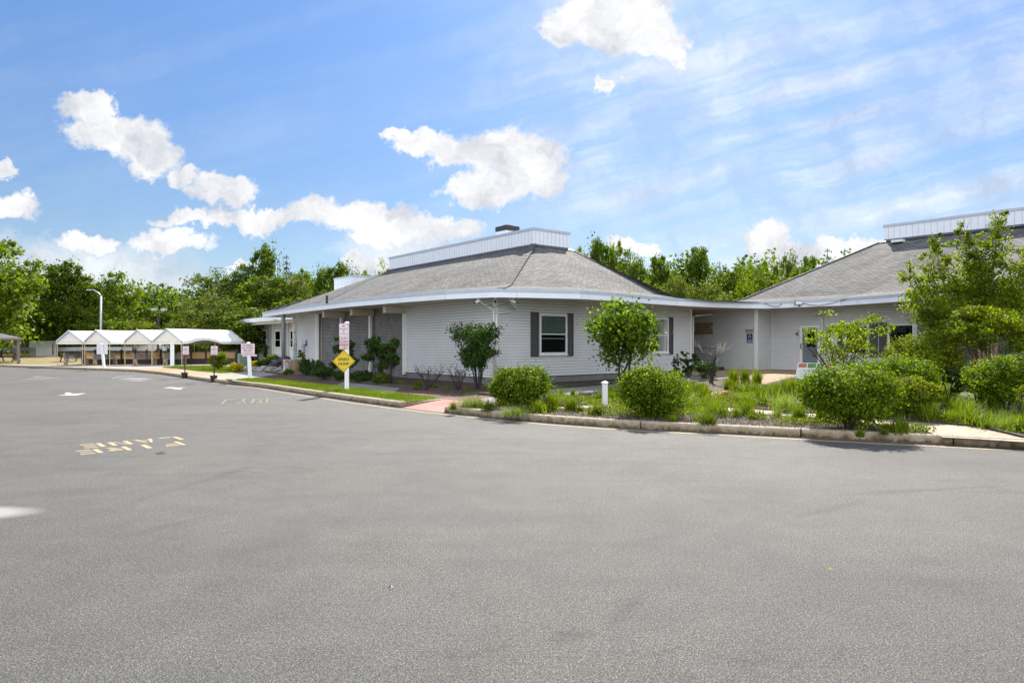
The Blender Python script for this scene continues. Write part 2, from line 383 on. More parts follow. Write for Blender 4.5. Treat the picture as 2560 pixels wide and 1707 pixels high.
def kerbmat():
    m, nt, b, o = newmat('kerb_concrete'); b.inputs['Roughness'].default_value = .9
    g = node(nt, 'ShaderNodeNewGeometry'); P = g.outputs['Position']
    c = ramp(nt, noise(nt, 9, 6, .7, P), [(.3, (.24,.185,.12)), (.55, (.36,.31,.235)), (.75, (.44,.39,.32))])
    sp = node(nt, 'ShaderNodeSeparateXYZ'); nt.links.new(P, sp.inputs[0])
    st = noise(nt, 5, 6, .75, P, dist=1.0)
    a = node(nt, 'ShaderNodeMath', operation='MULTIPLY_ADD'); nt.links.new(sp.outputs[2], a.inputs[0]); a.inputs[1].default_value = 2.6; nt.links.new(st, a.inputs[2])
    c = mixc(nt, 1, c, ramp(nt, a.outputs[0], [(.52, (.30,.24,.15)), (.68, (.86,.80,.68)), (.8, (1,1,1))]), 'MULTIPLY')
    nt.links.new(c, b.inputs['Base Color']); bump(nt, b, noise(nt, 50, 4, .6, P), .4, .01); return m

MT = dict(
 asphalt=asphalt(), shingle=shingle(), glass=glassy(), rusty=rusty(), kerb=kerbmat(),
 asphalt_dark=ground_mat('asphalt_seam', [(.05,.05,.05),(.10,.10,.098),(.14,.137,.133)], 120, .5, .4, 150),
 siding=M('vinyl_siding', (.60,.61,.615), .55, 0, .06, 1.2),
 gap=M('siding_lap_shade', (.07,.07,.065), .8),  # dark strip under each lap, its shadow put into the colour
 trim=M('white_trim', (.74,.74,.72), .45, 0, .05, 3),
 fascia=M('white_aluminium_fascia', (.76,.80,.88), .4, 0, .04, 2), gutter=M('grey_drip_edge', (.46,.51,.60), .4, 0, .05, 3),
 soffit=M('tan_soffit', (.56,.50,.40), .7, 0, .06, 2),
 found=M('foundation_concrete', (.17,.17,.175), .85, 0, .2, 3, .3),
 brick=brick('painted_grey_brick', (.21,.21,.205), (.28,.28,.27), (.055,.055,.055), ms=.014),
 brick_l=brick('light_grey_brick', (.24,.235,.225), (.33,.32,.31), (.50,.49,.47), ms=.010),
 box=M('white_metal_panel', (.76,.80,.86), .4, 0, .03, 2), boxline=M('panel_groove', (.50,.53,.58), .6),
 dark=M('dark_metal', (.03,.032,.036), .5, 0, .2), black=M('black_paint', (.015,.015,.016), .5), flash=M('dark_flashing', (.05,.055,.065), .6, 0, .2, 5),
 shutter=M('charcoal_shutter', (.055,.055,.058), .6, 0, .08), room=M('dark_room', (.012,.012,.013), .8),
 blind=M('window_blind', (.66,.72,.68), .6, 0, .05), screen=M('insect_screen', (.05,.05,.052), .8),
 column=M('grey_column_paint', (.16,.165,.17), .5, 0, .05), door=M('grey_blue_door', (.16,.18,.21), .5, 0, .08), handle=M('brass_handle', (.30,.22,.10), .35, .8),
 pvc=M('white_plastic_post', (.76,.78,.80), .35, 0, .03), signw=M('white_sign_sheet', (.72,.70,.74), .4, 0, .03), red=M('sign_red', (.36,.015,.03), .5, 0, .05), pink=M('sign_faded_red', (.55,.22,.27), .5),
 yel=M('yellow_sign_sheet', (.72,.50,.015), .4, 0, .06, 30), ltr=M('black_sign_lettering', (.02,.018,.015), .5), blue=M('blue_sign_sheet', (.012,.022,.12), .4), tansign=M('tan_sign_board', (.42,.34,.24), .6),
 galv=M('galvanised_steel', (.42,.46,.50), .4, .5, .1, 4), steel=M('brushed_steel', (.52,.51,.49), .28, .85, .15, 1.5), conc=M('bench_concrete', (.36,.25,.15), .9, 0, .25, 8, .4),
 slat=M('grey_slat', (.16,.17,.18), .7, 0, .15), canopy=M('white_canopy_cloth', (.80,.80,.81), .7, 0, .03, 3), canopyin=M('canopy_gable_cloth', (.76,.72,.66), .8, 0, .05), pole=M('cream_canopy_pole', (.58,.45,.26), .5),
 fwood=M('dark_brown_fence_wood', (.055,.034,.026), .8, 0, .2, 6), lattice=M('tan_lattice', (.55,.33,.15), .8, 0, .15), pavwood=M('weathered_timber', (.20,.17,.15), .85, 0, .25, 5), pavroof=M('pavilion_roof', (.115,.10,.105), .7, 0, .1),
 pot=M('dark_plastic_pot', (.025,.018,.013), .6, 0, .4, 12), rock=M('fieldstone', (.34,.31,.27), .9, 0, .35, 4, .6), drock=M('dark_slate_rock', (.06,.065,.07), .6, 0, .4, 5, .5),
 bark=M('bark', (.085,.065,.05), .95, 0, .3, 10, .5), birch=M('peeling_birch_bark', (.34,.22,.16), .9, 0, .5, 16, .5), twig=M('pale_twig', (.42,.36,.32), .8), dtwig=M('dark_twig', (.05,.035,.03), .9),
 paintw=M('white_road_paint', (.36,.36,.36), .8, 0, .1, 20), paintw2=M('faded_white_road_paint', (.175,.175,.175), .85, 0, .25, 14), painty=M('yellow_road_paint', (.35,.285,.165), .85, 0, .3, 14), painty2=M('faded_yellow_road_paint', (.165,.145,.105), .85, 0, .3, 12),
 concrete=ground_mat('concrete_paving', [(.255,.24,.215),(.31,.295,.27)], 8, .6, .2, 60, (.9,1.1)),
 redwalk=ground_mat('red_brown_walk', [(.075,.035,.028),(.11,.06,.048),(.17,.12,.10)], 2.2, .8, .2, 50, (.8,1.2)),
 greywalk=ground_mat('grey_concrete_walk', [(.20,.195,.185),(.26,.25,.235)], 6, .6, .2, 60, (.88,1.1)),
 court=ground_mat('tan_court_paving', [(.25,.17,.10),(.32,.24,.16)], 5, .7, .2, 50, (.85,1.15)),
 ramp=ground_mat('pink_ramp', [(.33,.15,.13),(.40,.22,.19)], 30, .7, .3, 90),
 mulch=ground_mat('bark_mulch', [(.02,.013,.010),(.05,.034,.027),(.10,.075,.06),(.19,.155,.135)], 22, .8, .9, 35),
 soil=ground_mat('planting_bed_soil', [(.03,.022,.016),(.07,.05,.035),(.10,.08,.05)], 14, .8, .8, 30),
 lawn=ground_mat('lawn_turf', [(.07,.11,.008),(.13,.18,.012),(.19,.23,.03)], 30, .9, .8, 80, (.62,1.3)),
 dry=ground_mat('dry_grass_ground', [(.14,.13,.04),(.24,.19,.09),(.30,.25,.14)], 3.5, .5, .6, 40),
 terrain=ground_mat('rough_grass_terrain', [(.05,.08,.02),(.09,.13,.03),(.15,.15,.06)], 1.5, .2, .6, 20),
 pavers=brick('tan_pavers', (.25,.18,.11), (.31,.235,.155), (.12,.085,.055), w=.42, h=.28, ms=.010),
 edging=M('dark_edging', (.07,.06,.05), .85, 0, .3, 8),
 photo1=M('printed_picture_green', (.10,.22,.08), .5, 0, .8, 60), photo2=M('printed_picture_red', (.45,.16,.09), .5, 0, .7, 70), photo3=M('printed_picture_yellow', (.55,.38,.03), .5, 0, .6, 60),
 carw=M('white_car_paint', (.7,.7,.72), .25, 0, .02), lampglass=M('lamp_lens', (.7,.72,.75), .3),
 # leaves
 lf_forest=leafmat('leaf_forest', (.035,.065,.006), (.075,.125,.008), (.145,.19,.012), .40),
 lf_forest2=leafmat('leaf_forest_light', (.06,.10,.008), (.11,.165,.010), (.17,.22,.016), .40),
 lf_forest3=leafmat('leaf_forest_olive', (.045,.07,.011), (.09,.122,.018), (.155,.18,.030), .40),
 lf_con=leafmat('needle_dark', (.012,.032,.015), (.022,.05,.022), (.035,.07,.03), .12),
 lf_shrub=leafmat('leaf_shrub', (.03,.062,.003), (.085,.145,.004), (.22,.28,.006), .42, .5),
 lf_dark=leafmat('leaf_dark', (.018,.045,.008), (.035,.075,.010), (.06,.11,.018), .2, .5),
 lf_redbud=leafmat('leaf_heart', (.03,.075,.008), (.075,.15,.010), (.19,.22,.012), .42, .35), lf_yel=leafmat('leaf_yellow_tip', (.40,.34,.01), (.55,.42,.01), None, .3),
 lf_birch=leafmat('leaf_birch', (.045,.078,.007), (.115,.165,.010), (.25,.28,.016), .52), lf_lime=leafmat('leaf_lime', (.05,.085,.004), (.13,.175,.005), (.26,.28,.008), .35),
 lf_gold=leafmat('leaf_gold', (.35,.32,.01), (.55,.46,.01), (.60,.52,.02), .25), lf_red=leafmat('leaf_red', (.25,.06,.02), (.35,.12,.03), None, .2),
 lf_flower=leafmat('petal_red', (.5,.02,.01), (.6,.05,.02), (.6,.3,.02), .2),
 gr=leafmat('grass_blade', (.06,.10,.005), (.11,.165,.008), (.20,.24,.02), .35), gr_fine=leafmat('grass_fine', (.10,.16,.03), (.17,.23,.05), (.27,.31,.11), .35),
 gr_lawn=leafmat('lawn_blade', (.08,.13,.006), (.115,.165,.010), (.17,.215,.025), .25), gr_dry=leafmat('grass_dry', (.16,.09,.05), (.24,.15,.08), None, .2),
 cover=leafmat('ground_cover_leaf', (.06,.10,.005), (.12,.17,.007), (.22,.25,.014), .3), chip=M('mulch_chip', (.14,.11,.09), .9, 0, .45, 25),
)

# ------------------------------------------------------------------ ground, road, paving
def sheet(name, poly, dz, mat, parent=None, label=None, z=None, cut=True, kind='structure'):
    bm = bmesh.new(); vs = [bm.verts.new((p[0], p[1], 0)) for p in poly]
    for t in tessellate_polygon([[Vector((p[0], p[1], 0)) for p in poly]]):
        if len(set(t)) == 3:
            try: bm.faces.new([vs[i] for i in t])
            except ValueError: pass
    if cut and z is None:
        xs = [p[0] for p in poly]; ys = [p[1] for p in poly]
        x = max(min(xs), -60.3)+1
        while x < min(max(xs), 32):
            bmesh.ops.bisect_plane(bm, geom=bm.verts[:]+bm.edges[:]+bm.faces[:], plane_co=(x,0,0), plane_no=(1,0,0)); x += 1.1
        y = max(min(ys), 8)+1
        while y < min(max(ys), 68):
            bmesh.ops.bisect_plane(bm, geom=bm.verts[:]+bm.edges[:]+bm.faces[:], plane_co=(0,y,0), plane_no=(0,1,0)); y += 1.1
    for v in bm.verts: v.co.z = (zg(v.co.x, v.co.y)+dz) if z is None else z
    me = bpy.data.meshes.new(name); bm.normal_update()
    for f in bm.faces:
        if f.normal.z < 0: f.normal_flip()
    uvl = bm.loops.layers.uv.new('UVMap')
    for f in bm.faces:
        for l in f.loops: l[uvl].uv = (l.vert.co.x*V.x+l.vert.co.y*V.y, l.vert.co.x*U.x+l.vert.co.y*U.y)
    bm.to_mesh(me); bm.free(); me.materials.append(mat)
    o = bpy.data.objects.new(name, me); C.objects.link(o)
    if parent is not None: o.parent = parent
    elif kind: o['kind'] = kind
    if label: o['label'] = label
    return o
PX = lambda pts, road=False: [G(x, y, 0, road) for x, y in pts]

KERB = [(-95,66),(-60,58),(-37.6,49.3),(-30,44.8),(-22.8,40.6),(-19.6,37.4),(-17.0,34.3),(-14.9,31.7),(-12.7,29.2),(-9.7,26.2),(-7.06,22.9),(-4.6,19.95),(-3.0,18.15)]
KERB2 = [(-1.7,16.85),(-.42,15.7),(.87,14.65),(1.99,13.95),(3.15,13.4),(3.8,13.13),(6.0,12.15),(8.5,11.1),(12,9.7),(20,6.8),(60,-4)]
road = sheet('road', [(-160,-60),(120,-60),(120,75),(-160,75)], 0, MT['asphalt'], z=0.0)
def inset(line, d):
    out = []
    for i, p in enumerate(line):
        a = Vector(line[max(i-1,0)]); b = Vector(line[min(i+1,len(line)-1)]); t = (b-a).normalized(); n = Vector((-t.y, t.x))
        out.append((p[0]+n.x*d, p[1]+n.y*d))
    return out
KI, KI2 = inset(KERB, .08), inset(KERB2, .08)
RA, RB, RA2, RB2 = (-3.0,18.15), (-1.7,16.85), (-1.94,19.21), (-.64,17.91)
ground = sheet('ground', KI+[RA2, RB2]+KI2+[(500,-4),(500,900),(-700,900),(-700,200),(-95,66.2)], -.004, MT['terrain'])

def ribbon(name, line, o0, o1, z0, z1, mat, parent=None, label=None, joints=False):
    mb = MB(); a = inset(line, o0); b = inset(line, o1)
    for i in range(len(line)-1):
        p = [(*a[i],z0),(*a[i+1],z0),(*b[i+1],z0),(*b[i],z0),(*a[i],z1),(*a[i+1],z1),(*b[i+1],z1),(*b[i],z1)]
        mb.hexa(p, 0)
    o = mb.build(name, mat, parent)
    if parent is None: o['kind'] = 'structure'
    if label: o['label'] = label
    return o
def kerb_mesh():
    mb = MB()
    def seg(line):
        # resample in about 3 m lengths with a thin joint between
        pts = [Vector(p) for p in line]; cum = [0]
        for i in range(1, len(pts)): cum.append(cum[-1]+(pts[i]-pts[i-1]).length)
        def P(d):
            for i in range(1, len(pts)):
                if d <= cum[i] or i == len(pts)-1:
                    return pts[i-1]+(pts[i]-pts[i-1])*((d-cum[i-1])/(cum[i]-cum[i-1]))
        d = 0; rng = random.Random(3)
        while d < cum[-1]-.05:
            e = min(d+rng.choice((2.4,3.0,3.0)), cum[-1]); ks = np.linspace(d+.012, e-.012, 7)
            for i in range(6):
                p, q = P(ks[i]), P(ks[i+1]); t = (q-p).normalized(); n = Vector((-t.y, t.x)); h = .155
                prof = [(0.0,-.02),(.0,h-.045),(.012,h-.015),(.035,h),(.17,h),(.17,-.02)]
                vs = []
                for c_ in (p, q):
                    for o_, z_ in prof: vs.append((c_.x+n.x*o_, c_.y+n.y*o_, z_))
                fs = [(k, 6+k, 7+k, k+1) for k in range(5)]
                if i == 0: fs.append((0,1,2,3,4,5))
                if i == 5: fs.append((11,10,9,8,7,6))
                mb.add(vs, fs, 0)
            d = e
    seg(KERB[1:]); seg(KERB2[:-1]); return mb
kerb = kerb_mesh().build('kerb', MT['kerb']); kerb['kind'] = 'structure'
ribbon('kerb_line', KERB[8:]+[(-2.4,17.55),(-1.95,17.05)]+KERB2[:-1], -.36, -.28, .001, .005, MT['painty'], road, 'thin yellow line along the kerb')
ribbon('kerb_line', KERB[4:8], -.36, -.28, .001, .005, MT['painty2'], road)
# ramp wedge and paving
mb = MB(); mb.add([(*RA,.003),(*RB,.003),(*RB2,.136),(*RA2,.136)], [(0,1,2,3)], 0)
rw = mb.build('ramp', MT['ramp']); rw['kind'] = 'structure'
mb = MB()
for a_, b_ in ((RA, RA2), (RB, RB2)):
    a_, b_ = Vector(a_), Vector(b_); n_ = Vector((-.707,.707))*(.06 if a_.x < -2.5 else -.06)
    mb.hexa([(a_.x,a_.y,-.05),(a_.x+n_.x*2,a_.y+n_.y*2,-.05),(b_.x+n_.x*2,b_.y+n_.y*2,-.05),(b_.x,b_.y,-.05),(a_.x,a_.y,.10),(a_.x+n_.x*2,a_.y+n_.y*2,.10),(b_.x+n_.x*2,b_.y+n_.y*2,.148),(b_.x,b_.y,.148)])
rw = mb.build('ramp_edge', MT['kerb']); rw['kind'] = 'structure'

sheet('plaza', KI[1:10]+PX([(626,946.5),(735,950),(800,925),(700,914),(590,910),(420,905),(250,902),(100,901.5),(0,902),(-260,900)]), .002, MT['concrete'])
sheet('stained_sidewalk', KI[3:9]+PX([(560,950),(600,935),(554,934.5),(490,928.5),(441,922.5),(404,919.5),(300,919)]), .007, MT['rusty'])
sheet('dry_ground', PX([(60,905),(160,902),(300,899),(420,893),(420,885),(0,885),(-60,895)]), .006, MT['dry'])
lawnA = PX([(574,953.5),(600,949),(626,946.3),(713,950),(760,957),(850,966.5),(940,977),(1030,988)])+[(-2.0,19.3),(-3.02,18.28)]+list(reversed(inset(KERB, .17)[8:12]))
sheet('lawn', lawnA, .010, MT['lawn'])
lawnB = PX([(404,918.8),(440,916),(511,914.8),(576,917),(603,925),(601,930.7),(554,933.2),(490,927.4),(441,921.8)])
sheet('lawn', lawnB, .012, MT['lawn'])
sheet('sidewalk', PX([(600,949),(700,935),(760,944),(858,954),(1019,970.6),(1160,985),(1240,990),(1300,984),(1381,973),(1500,963),(1620,951),(1727,939),(1800,935),(1900,929),(1986,928),(1975,942),(1920,949),(1838,944),(1727,954.5),(1531,978),(1450,986.5),(1385,990.5),(1300,1003),(1220,1011)])+[RB2, RA2]+PX([(1030,988),(940,977),(850,966.5),(760,957),(713,950),(626,946.3)]), .006, MT['redwalk'])
sheet('walkway', PX([(1200,998),(1240,991),(1300,984.5),(1381,973.5),(1500,963.5),(1620,951.5),(1727,939.5),(1760,940),(1838,943.5),(1727,954),(1531,977.5),(1450,986),(1385,990),(1300,1002.5),(1220,1010.5)]), .010, MT['greywalk'])
sheet('walkway', PX([(840,964.5),(858,955),(960,966),(1000,971),(985,981),(940,976.5)]), .010, MT['greywalk'])
sheet('entry_court', PX([(1727,938),(1735,921),(1820,916),(1900,924),(1960,922),(2060,926),(2050,936),(1990,942),(1900,964),(1860,969),(1800,985),(1760,984),(1838,972),(1885,958),(1880,948),(1838,944)]), .010, MT['court'])
sheet('garden_bed', KI2[:9]+[(9.5,12.5),(11,16),(13,20),(14.6,24.5),(16.2,26.5),(13.5,31.5),(11,31.2)]+PX([(1920,950),(1838,944.5),(1727,955),(1531,978.5),(1450,987),(1385,991),(1300,1003.5),(1220,1011.5)])+[RB2], .003, MT['mulch'])
sheet('garden_path', PX([(1735,1015.5),(1850,1021),(1958,1029),(2080,1038),(2168,1045),(2300,1056),(2449,1069),(2560,1097),(2640,1120)])+[G(2600,1112)]+PX([(2560,1106),(2440,1098),(2358,1094),(2299,1073),(2168,1057),(2080,1050),(1960,1040),(1810,1027),(1740,1020.5)]), .009, MT['pavers'])
sheet('garden_path', PX([(1795,984),(1740,990),(1640,1006),(1560,1012),(1430,1016),(1330,1020),(1330,1024),(1430,1021),(1560,1017.5),(1650,1012),(1750,995),(1803,988)]), .009, MT['pavers'])
bed_in = [W(-.0,7.0), W(-.0,0.0), W(12.0,0.0)]
sheet('planting_bed', PX([(700,934),(760,944),(858,954),(1019,970.6),(1160,985),(1240,990),(1300,984),(1381,973),(1500,963),(1620,951),(1727,939)])+[W(12.1,.1),W(.1,.1),W(.1,17),W(1,20)], .011, MT['soil'])
def edge_line(pts, w=.09, h=.07, mat=None, nm='edging'):
    mb = MB()
    for a, b in zip(pts[:-1], pts[1:]):
        mb.bar((a[0],a[1],zg(a[0],a[1])+h/2), (b[0],b[1],zg(b[0],b[1])+h/2), w, h, 0)
    o = mb.build(nm, mat or MT['edging']); o['kind'] = 'structure'; return o
def rough(pts, n=6, a=.03, seed=1):
    r = random.Random(seed); o = []
    for p, q in zip(pts[:-1], pts[1:]):
        for i in range(n): k = i/n; o.append((p[0]+(q[0]-p[0])*k+r.uniform(-a,a), p[1]+(q[1]-p[1])*k+r.uniform(-a,a)))
    return o+[pts[-1][:2]]
edge_line(rough(PX([(665,931),(700,936),(760,944),(858,954),(1019,970.6),(1160,985),(1240,990),(1300,984),(1381,972.5),(1500,962.5),(1620,950.5),(1727,938.5)])), .12, .09)
edge_line(rough(PX([(1735,1015),(1850,1020.5),(1958,1028.5),(2080,1037.5),(2168,1044.5),(2300,1055.5),(2449,1068.5),(2560,1096)]), seed=2), .05, .05)
edge_line(rough(PX([(1440,1008),(1500,1012),(1560,1014)]), seed=4), .05, .05)

# painted lettering and arrows
GLY = {  # stencil strokes in a unit cell (x 0..1, y 0..1)
 'F': [[(0,0),(.24,0),(.24,1),(0,1)],[(.34,.82),(1,.82),(1,1),(.34,1)],[(.34,.46),(.85,.46),(.85,.62),(.34,.62)]],
 'I': [[(.35,0),(.62,0),(.62,1),(.35,1)]],
 'R': [[(0,0),(.24,0),(.24,1),(0,1)],[(.34,.84),(.8,.84),(1,.72),(.78,.72),(.72,.74),(.34,.74)][:0] or [(.34,.84),(.82,.84),(1,.72),(1,.56),(.80,.46),(.34,.46),(.34,.60),(.72,.60),(.76,.66),(.72,.72),(.34,.72)],[(.42,.40),(.66,.40),(1,0),(.74,0)]],
 'E': [[(0,0),(.24,0),(.24,1),(0,1)],[(.34,.84),(1,.84),(1,1),(.34,1)],[(.34,.43),(.92,.43),(.92,.58),(.34,.58)],[(.34,0),(1,0),(1,.16),(.34,.16)]],
 'L': [[(0,0),(.24,0),(.24,1),(0,1)],[(.34,0),(1,0),(1,.16),(.34,.16)]],
 'A': [[(0,0),(.24,0),(.46,1),(.36,1)],[(.56,1),(.66,1),(1,0),(.76,0)],[(.36,.26),(.64,.26),(.60,.42),(.40,.42)]],
 'N': [[(0,0),(.24,0),(.24,1),(0,1)],[(.76,0),(1,0),(1,1),(.76,1)],[(.28,1),(.34,1),(.72,.1),(.72,0),(.66,0),(.28,.9)]]}
def lane_text(o, xd, yd, lw, lh, pitch, gap, mat, label, shift=0.0):
    mb = MB(); o = Vector(o[:2]); xd = Vector(xd); yd = Vector(yd)
    for row, word in ((1,'FIRE'),(0,'LANE')):
        for i, ch in enumerate(word):
            for st in GLY[ch]:
                if len(st) < 3: continue
                q = [o+xd*(i*pitch+x*lw+row*shift)+yd*(row*(lh+gap)+y*lh) for x, y in st]
                mb.add([(p.x, p.y, .0045) for p in q], [tuple(range(len(q)))], 0)
    ob = mb.build('painted_lettering', mat, road); ob['label'] = label
a0 = G(475,1090,0,True)
d_ = Vector((-.745,-.667)).normalized(); lane_text((-6.27,12.52), d_, Vector((-d_.y, d_.x)), .31, .50, .41, .21, MT['painty'], 'yellow stencilled FIRE LANE lettering, nearer one on the left of the road', .17)
q = Vector((1.18,.40)).normalized()
lane_text((-8.35,19.2), q, Vector((-q.y,q.x)), .30, .75, .40, .12, MT['painty2'], 'faded yellow FIRE LANE lettering farther off near the speed hump sign')
def paint(pts, mat, label):
    mb = MB(); q = PX(pts, True); mb.add([(p[0], p[1], .0045) for p in q], [tuple(range(len(q)))], 0)
    o = mb.build('painted_arrow', mat, road); o['label'] = label
paint([(144,988.3),(166,985.8),(161,982.2),(171,980.8),(183,984.2),(217,982.6),(191,988.6)], MT['paintw'], 'white painted arrow on the left of the road')
paint([(407,970.3),(424,967.4),(445,969),(468,968),(451,970.6),(457,973.6),(437,973),(428,970.3)], MT['paintw'], 'small white painted arrow near the potted signs')
for pts in ([(47,951),(80,947),(112,946.6),(147,944.2),(148,943.2),(110,945.3),(78,946)], [(74,944.6),(92,942),(126,943.4),(124,944.3),(95,943.2)], [(80,940.8),(106,940.2),(106,941.2),(82,941.8)],
            [(276,946.2),(300,941),(330,939.6),(332,940.8),(302,942.4),(284,946.6)], [(290,947.6),(330,944.4),(360,945),(388,946.6),(352,949),(300,948.4)], [(318,951),(352,950.2),(372,951.4),(352,953),(322,952.4)]):
    paint(pts, MT['paintw2'], 'worn faded white arrow paint near the plaza kerb')
sm_ = PX([(-60,962),(0,958),(120,952),(270,945.5),(390,944),(390,946.5),(230,951),(110,958),(0,965),(-60,968)], True)
sheet('asphalt_seam', sm_, 0, MT['asphalt_dark'], parent=road, z=.0025)

# ------------------------------------------------------------------ building helpers
def siding(mb, P, d, nrm, k0, k1, z0, z1, course=.115, lip=.02):
    n = max(1, round((z1-z0)/course)); h = (z1-z0)/n
    def pt(k, o, z): return (P[0]+d[0]*k+nrm[0]*o, P[1]+d[1]*k+nrm[1]*o, z)
    for i in range(n):
        a, b = z0+i*h, z0+(i+1)*h
        mb.add([pt(k0,lip,a+.010), pt(k1,lip,a+.010), pt(k1,.004,b), pt(k0,.004,b)], [(0,1,2,3)], 0)
        mb.add([pt(k0,.002,a+.010), pt(k1,.002,a+.010), pt(k1,lip,a+.010), pt(k0,lip,a+.010)], [(0,1,2,3)], 1)
        mb.add([pt(k0,.002,a), pt(k1,.002,a), pt(k1,.002,a+.010), pt(k0,.002,a+.010)], [(0,1,2,3)], 1)
    mb.add([pt(k0,-.15,z0), pt(k1,-.15,z0), pt(k1,-.15,z1), pt(k0,-.15,z1)], [(3,2,1,0)], 0)
def window(root, L0, P, d, nrm, k0, k1, z0, z1, shut=(0,0), blind=True, split=.5, fw=.085, label=None):
    fr = MB(); sp = fr.span
    sp(P, d, k0, k0+fw, z0, z1, .018, .075, nrm); sp(P, d, k1-fw, k1, z0, z1, .018, .075, nrm)
    sp(P, d, k0+fw, k1-fw, z1-fw, z1, .018, .075, nrm); sp(P, d, k0+fw, k1-fw, z0, z0+fw, .018, .075, nrm)
    sp(P, d, k0-.03, k1+.03, z0-.05, z0-.002, .018, .10, nrm)
    zi0, zi1 = z0+fw, z1-fw; zm = zi0+(zi1-zi0)*split
    if split > 0: sp(P, d, k0+fw+.002, k1-fw-.002, zm-.02, zm+.02, .03, .068, nrm)
    o = fr.build('window', MT['trim'], root, L0)
    if label: o['label'] = label
    b = MB(); b.span(P, d, k0+fw, k1-fw, zi0, zi1, .0205, .026, nrm); b.build('room_backing', MT['room'], o, L0)
    if blind and split > 0:
        b = MB(); n = 11; zz0, zz1 = zm+.03, zi1
        for i in range(n):
            z = zz0+(zz1-zz0)*(i+.1)/n; h = (zz1-zz0)/n*.78
            b.span(P, d, k0+fw+.02, k1-fw-.02, z, z+h, .0285, .034, nrm)
        b.build('blind', MT['blind'], o, L0)
        b = MB(); b.span(P, d, k0+fw+.05, k1-fw-.05, zi0+(zm-zi0)*.72, zi0+(zm-zi0)*.80, .0285, .033, nrm); b.build('sash_rail', MT['trim'], o, L0)
    g = MB()
    for a, c in (((zi0, zm-.02) if split > 0 else (zi0, zi1)), (zm+.02, zi1)) if split > 0 else ((zi0, zi1),):
        g.span(P, d, k0+fw, k1-fw, a, c, .040, .044, nrm)
    g.build('pane', MT['glass'], o, L0)
    for side, sw in ((0, shut[0]), (1, shut[1])):
        if not sw: continue
        a, c = (k0-.035-sw, k0-.035) if side == 0 else (k1+.035, k1+.035+sw)
        s = MB(); sp = s.span; zl, zh = z0-.08, z1+.06; q = .05
        sp(P, d, a, a+q, zl, zh, .022, .055, nrm); sp(P, d, c-q, c, zl, zh, .022, .055, nrm)
        for zz in (zl, (zl+zh)/2-.04, zh-.08): sp(P, d, a+q, c-q, zz, zz+.08, .022, .053, nrm)
        sp(P, d, a+q, c-q, zl+.08, (zl+zh)/2-.04, .022, .038, nrm); sp(P, d, a+q, c-q, (zl+zh)/2+.04, zh-.08, .022, .038, nrm)
        s.build('shutter', MT['shutter'], root, L0)
    return o

ZS, ZE = 3.43, 3.74      # soffit and top of fascia
def EV(px, py): 
    Y = F*(ZS-EYE)/(HY-py); return Vector(((px-CX)/F*Y, Y))
NL, NR = (-V.x, -V.y), (-U.x, -U.y)            # outward normals of the left-hand and right-hand facades

# ------------------------------------------------------------------ main building
BL = W(0, 0, .13)
main = thing('clubhouse', 'long low grey sided hall in the middle with hipped shingle roof and white roof box', 'building', BL)
EL = [EV(656,792.2), EV(700,785.8), EV(775,776.8), EV(870,766.4), EV(943.7,760.2), EV(1022,753.8), EV(1115,747.2), EV(1226,742.6)]
ER = [EV(1252,742.4), EV(1326,743.4), EV(1450,746.4), EV(1540,751.6), EV(1623,758.4), EV(1699,763.2), EV(1785,767.4), EV(1850,769.4), EV(1910,770.6)]
EALL = EL+ER
# walls
sec = [(0, 6.87), (16.95, 21.0)]
for a, b in sec:
    mb = MB(); siding(mb, (C0.x, C0.y), U, NL, a+.07, b-.07, .40, ZS); mb.build('wall', [MT['siding'], MT['gap']], main, BL)
mb = MB(); siding(mb, (C0.x, C0.y), V, NR, .07, 12.15, .40, ZS); mb.build('wall', [MT['siding'], MT['gap']], main, BL)
mb = MB()
mb.hexa([W(.32,.32,-.05),W(12.0,.32,-.05),W(12.0,16,-.05),W(.32,16,-.05),W(.32,.32,3.4),W(12.0,.32,3.4),W(12.0,16,3.4),W(.32,16,3.4)])
mb.build('wall_core', MT['room'], main, BL)
mb = MB()
mb.hexa([W(.04,.04,-.05),W(12.15,.04,-.05),W(12.15,.3,-.05),W(.04,.3,-.05),W(.04,.04,.405),W(12.15,.04,.405),W(12.15,.3,.405),W(.04,.3,.405)])
mb.hexa([W(.04,.302,-.05),W(.04,21,-.05),W(.3,21,-.05),W(.3,.302,-.05),W(.04,.302,.405),W(.04,21,.405),W(.3,21,.405),W(.3,.302,.405)][:4][::-1]+[W(.04,.302,.405),W(.04,21,.405),W(.3,21,.405),W(.3,.302,.405)][::-1])
mb.build('foundation', MT['found'], main, BL)
# recessed grey brick bays
mb = MB()
mb.add([W(.16,6.87,0),W(.16,16.95,0),W(.16,16.95,ZS),W(.16,6.87,ZS)], [(3,2,1,0)], 0)
mb.build('brick_panel', MT['brick'], main, BL)
for t0 in (6.93, 10.37, 13.8, 17.15):
    mb = MB(); mb.box(W(-.03, t0, 1.86), (.12,.16,3.12), V); mb.build('post', MT['trim'], main, BL)
for t0 in (6.93, 10.37, 13.8):
    mb = MB(); mb.box(W(-.46, t0, ZS-.17), (1.16,.26,.30), V); mb.build('outrigger_beam', MT['soffit'], main, BL)
    mb = MB(); mb.box(W(-1.055, t0-.085, ZS-.17), (.022,.07,.31), V); mb.box(W(-1.055, t0+.085, ZS-.17), (.022,.07,.31), V); mb.build('beam_end_trim', MT['trim'], main, BL)
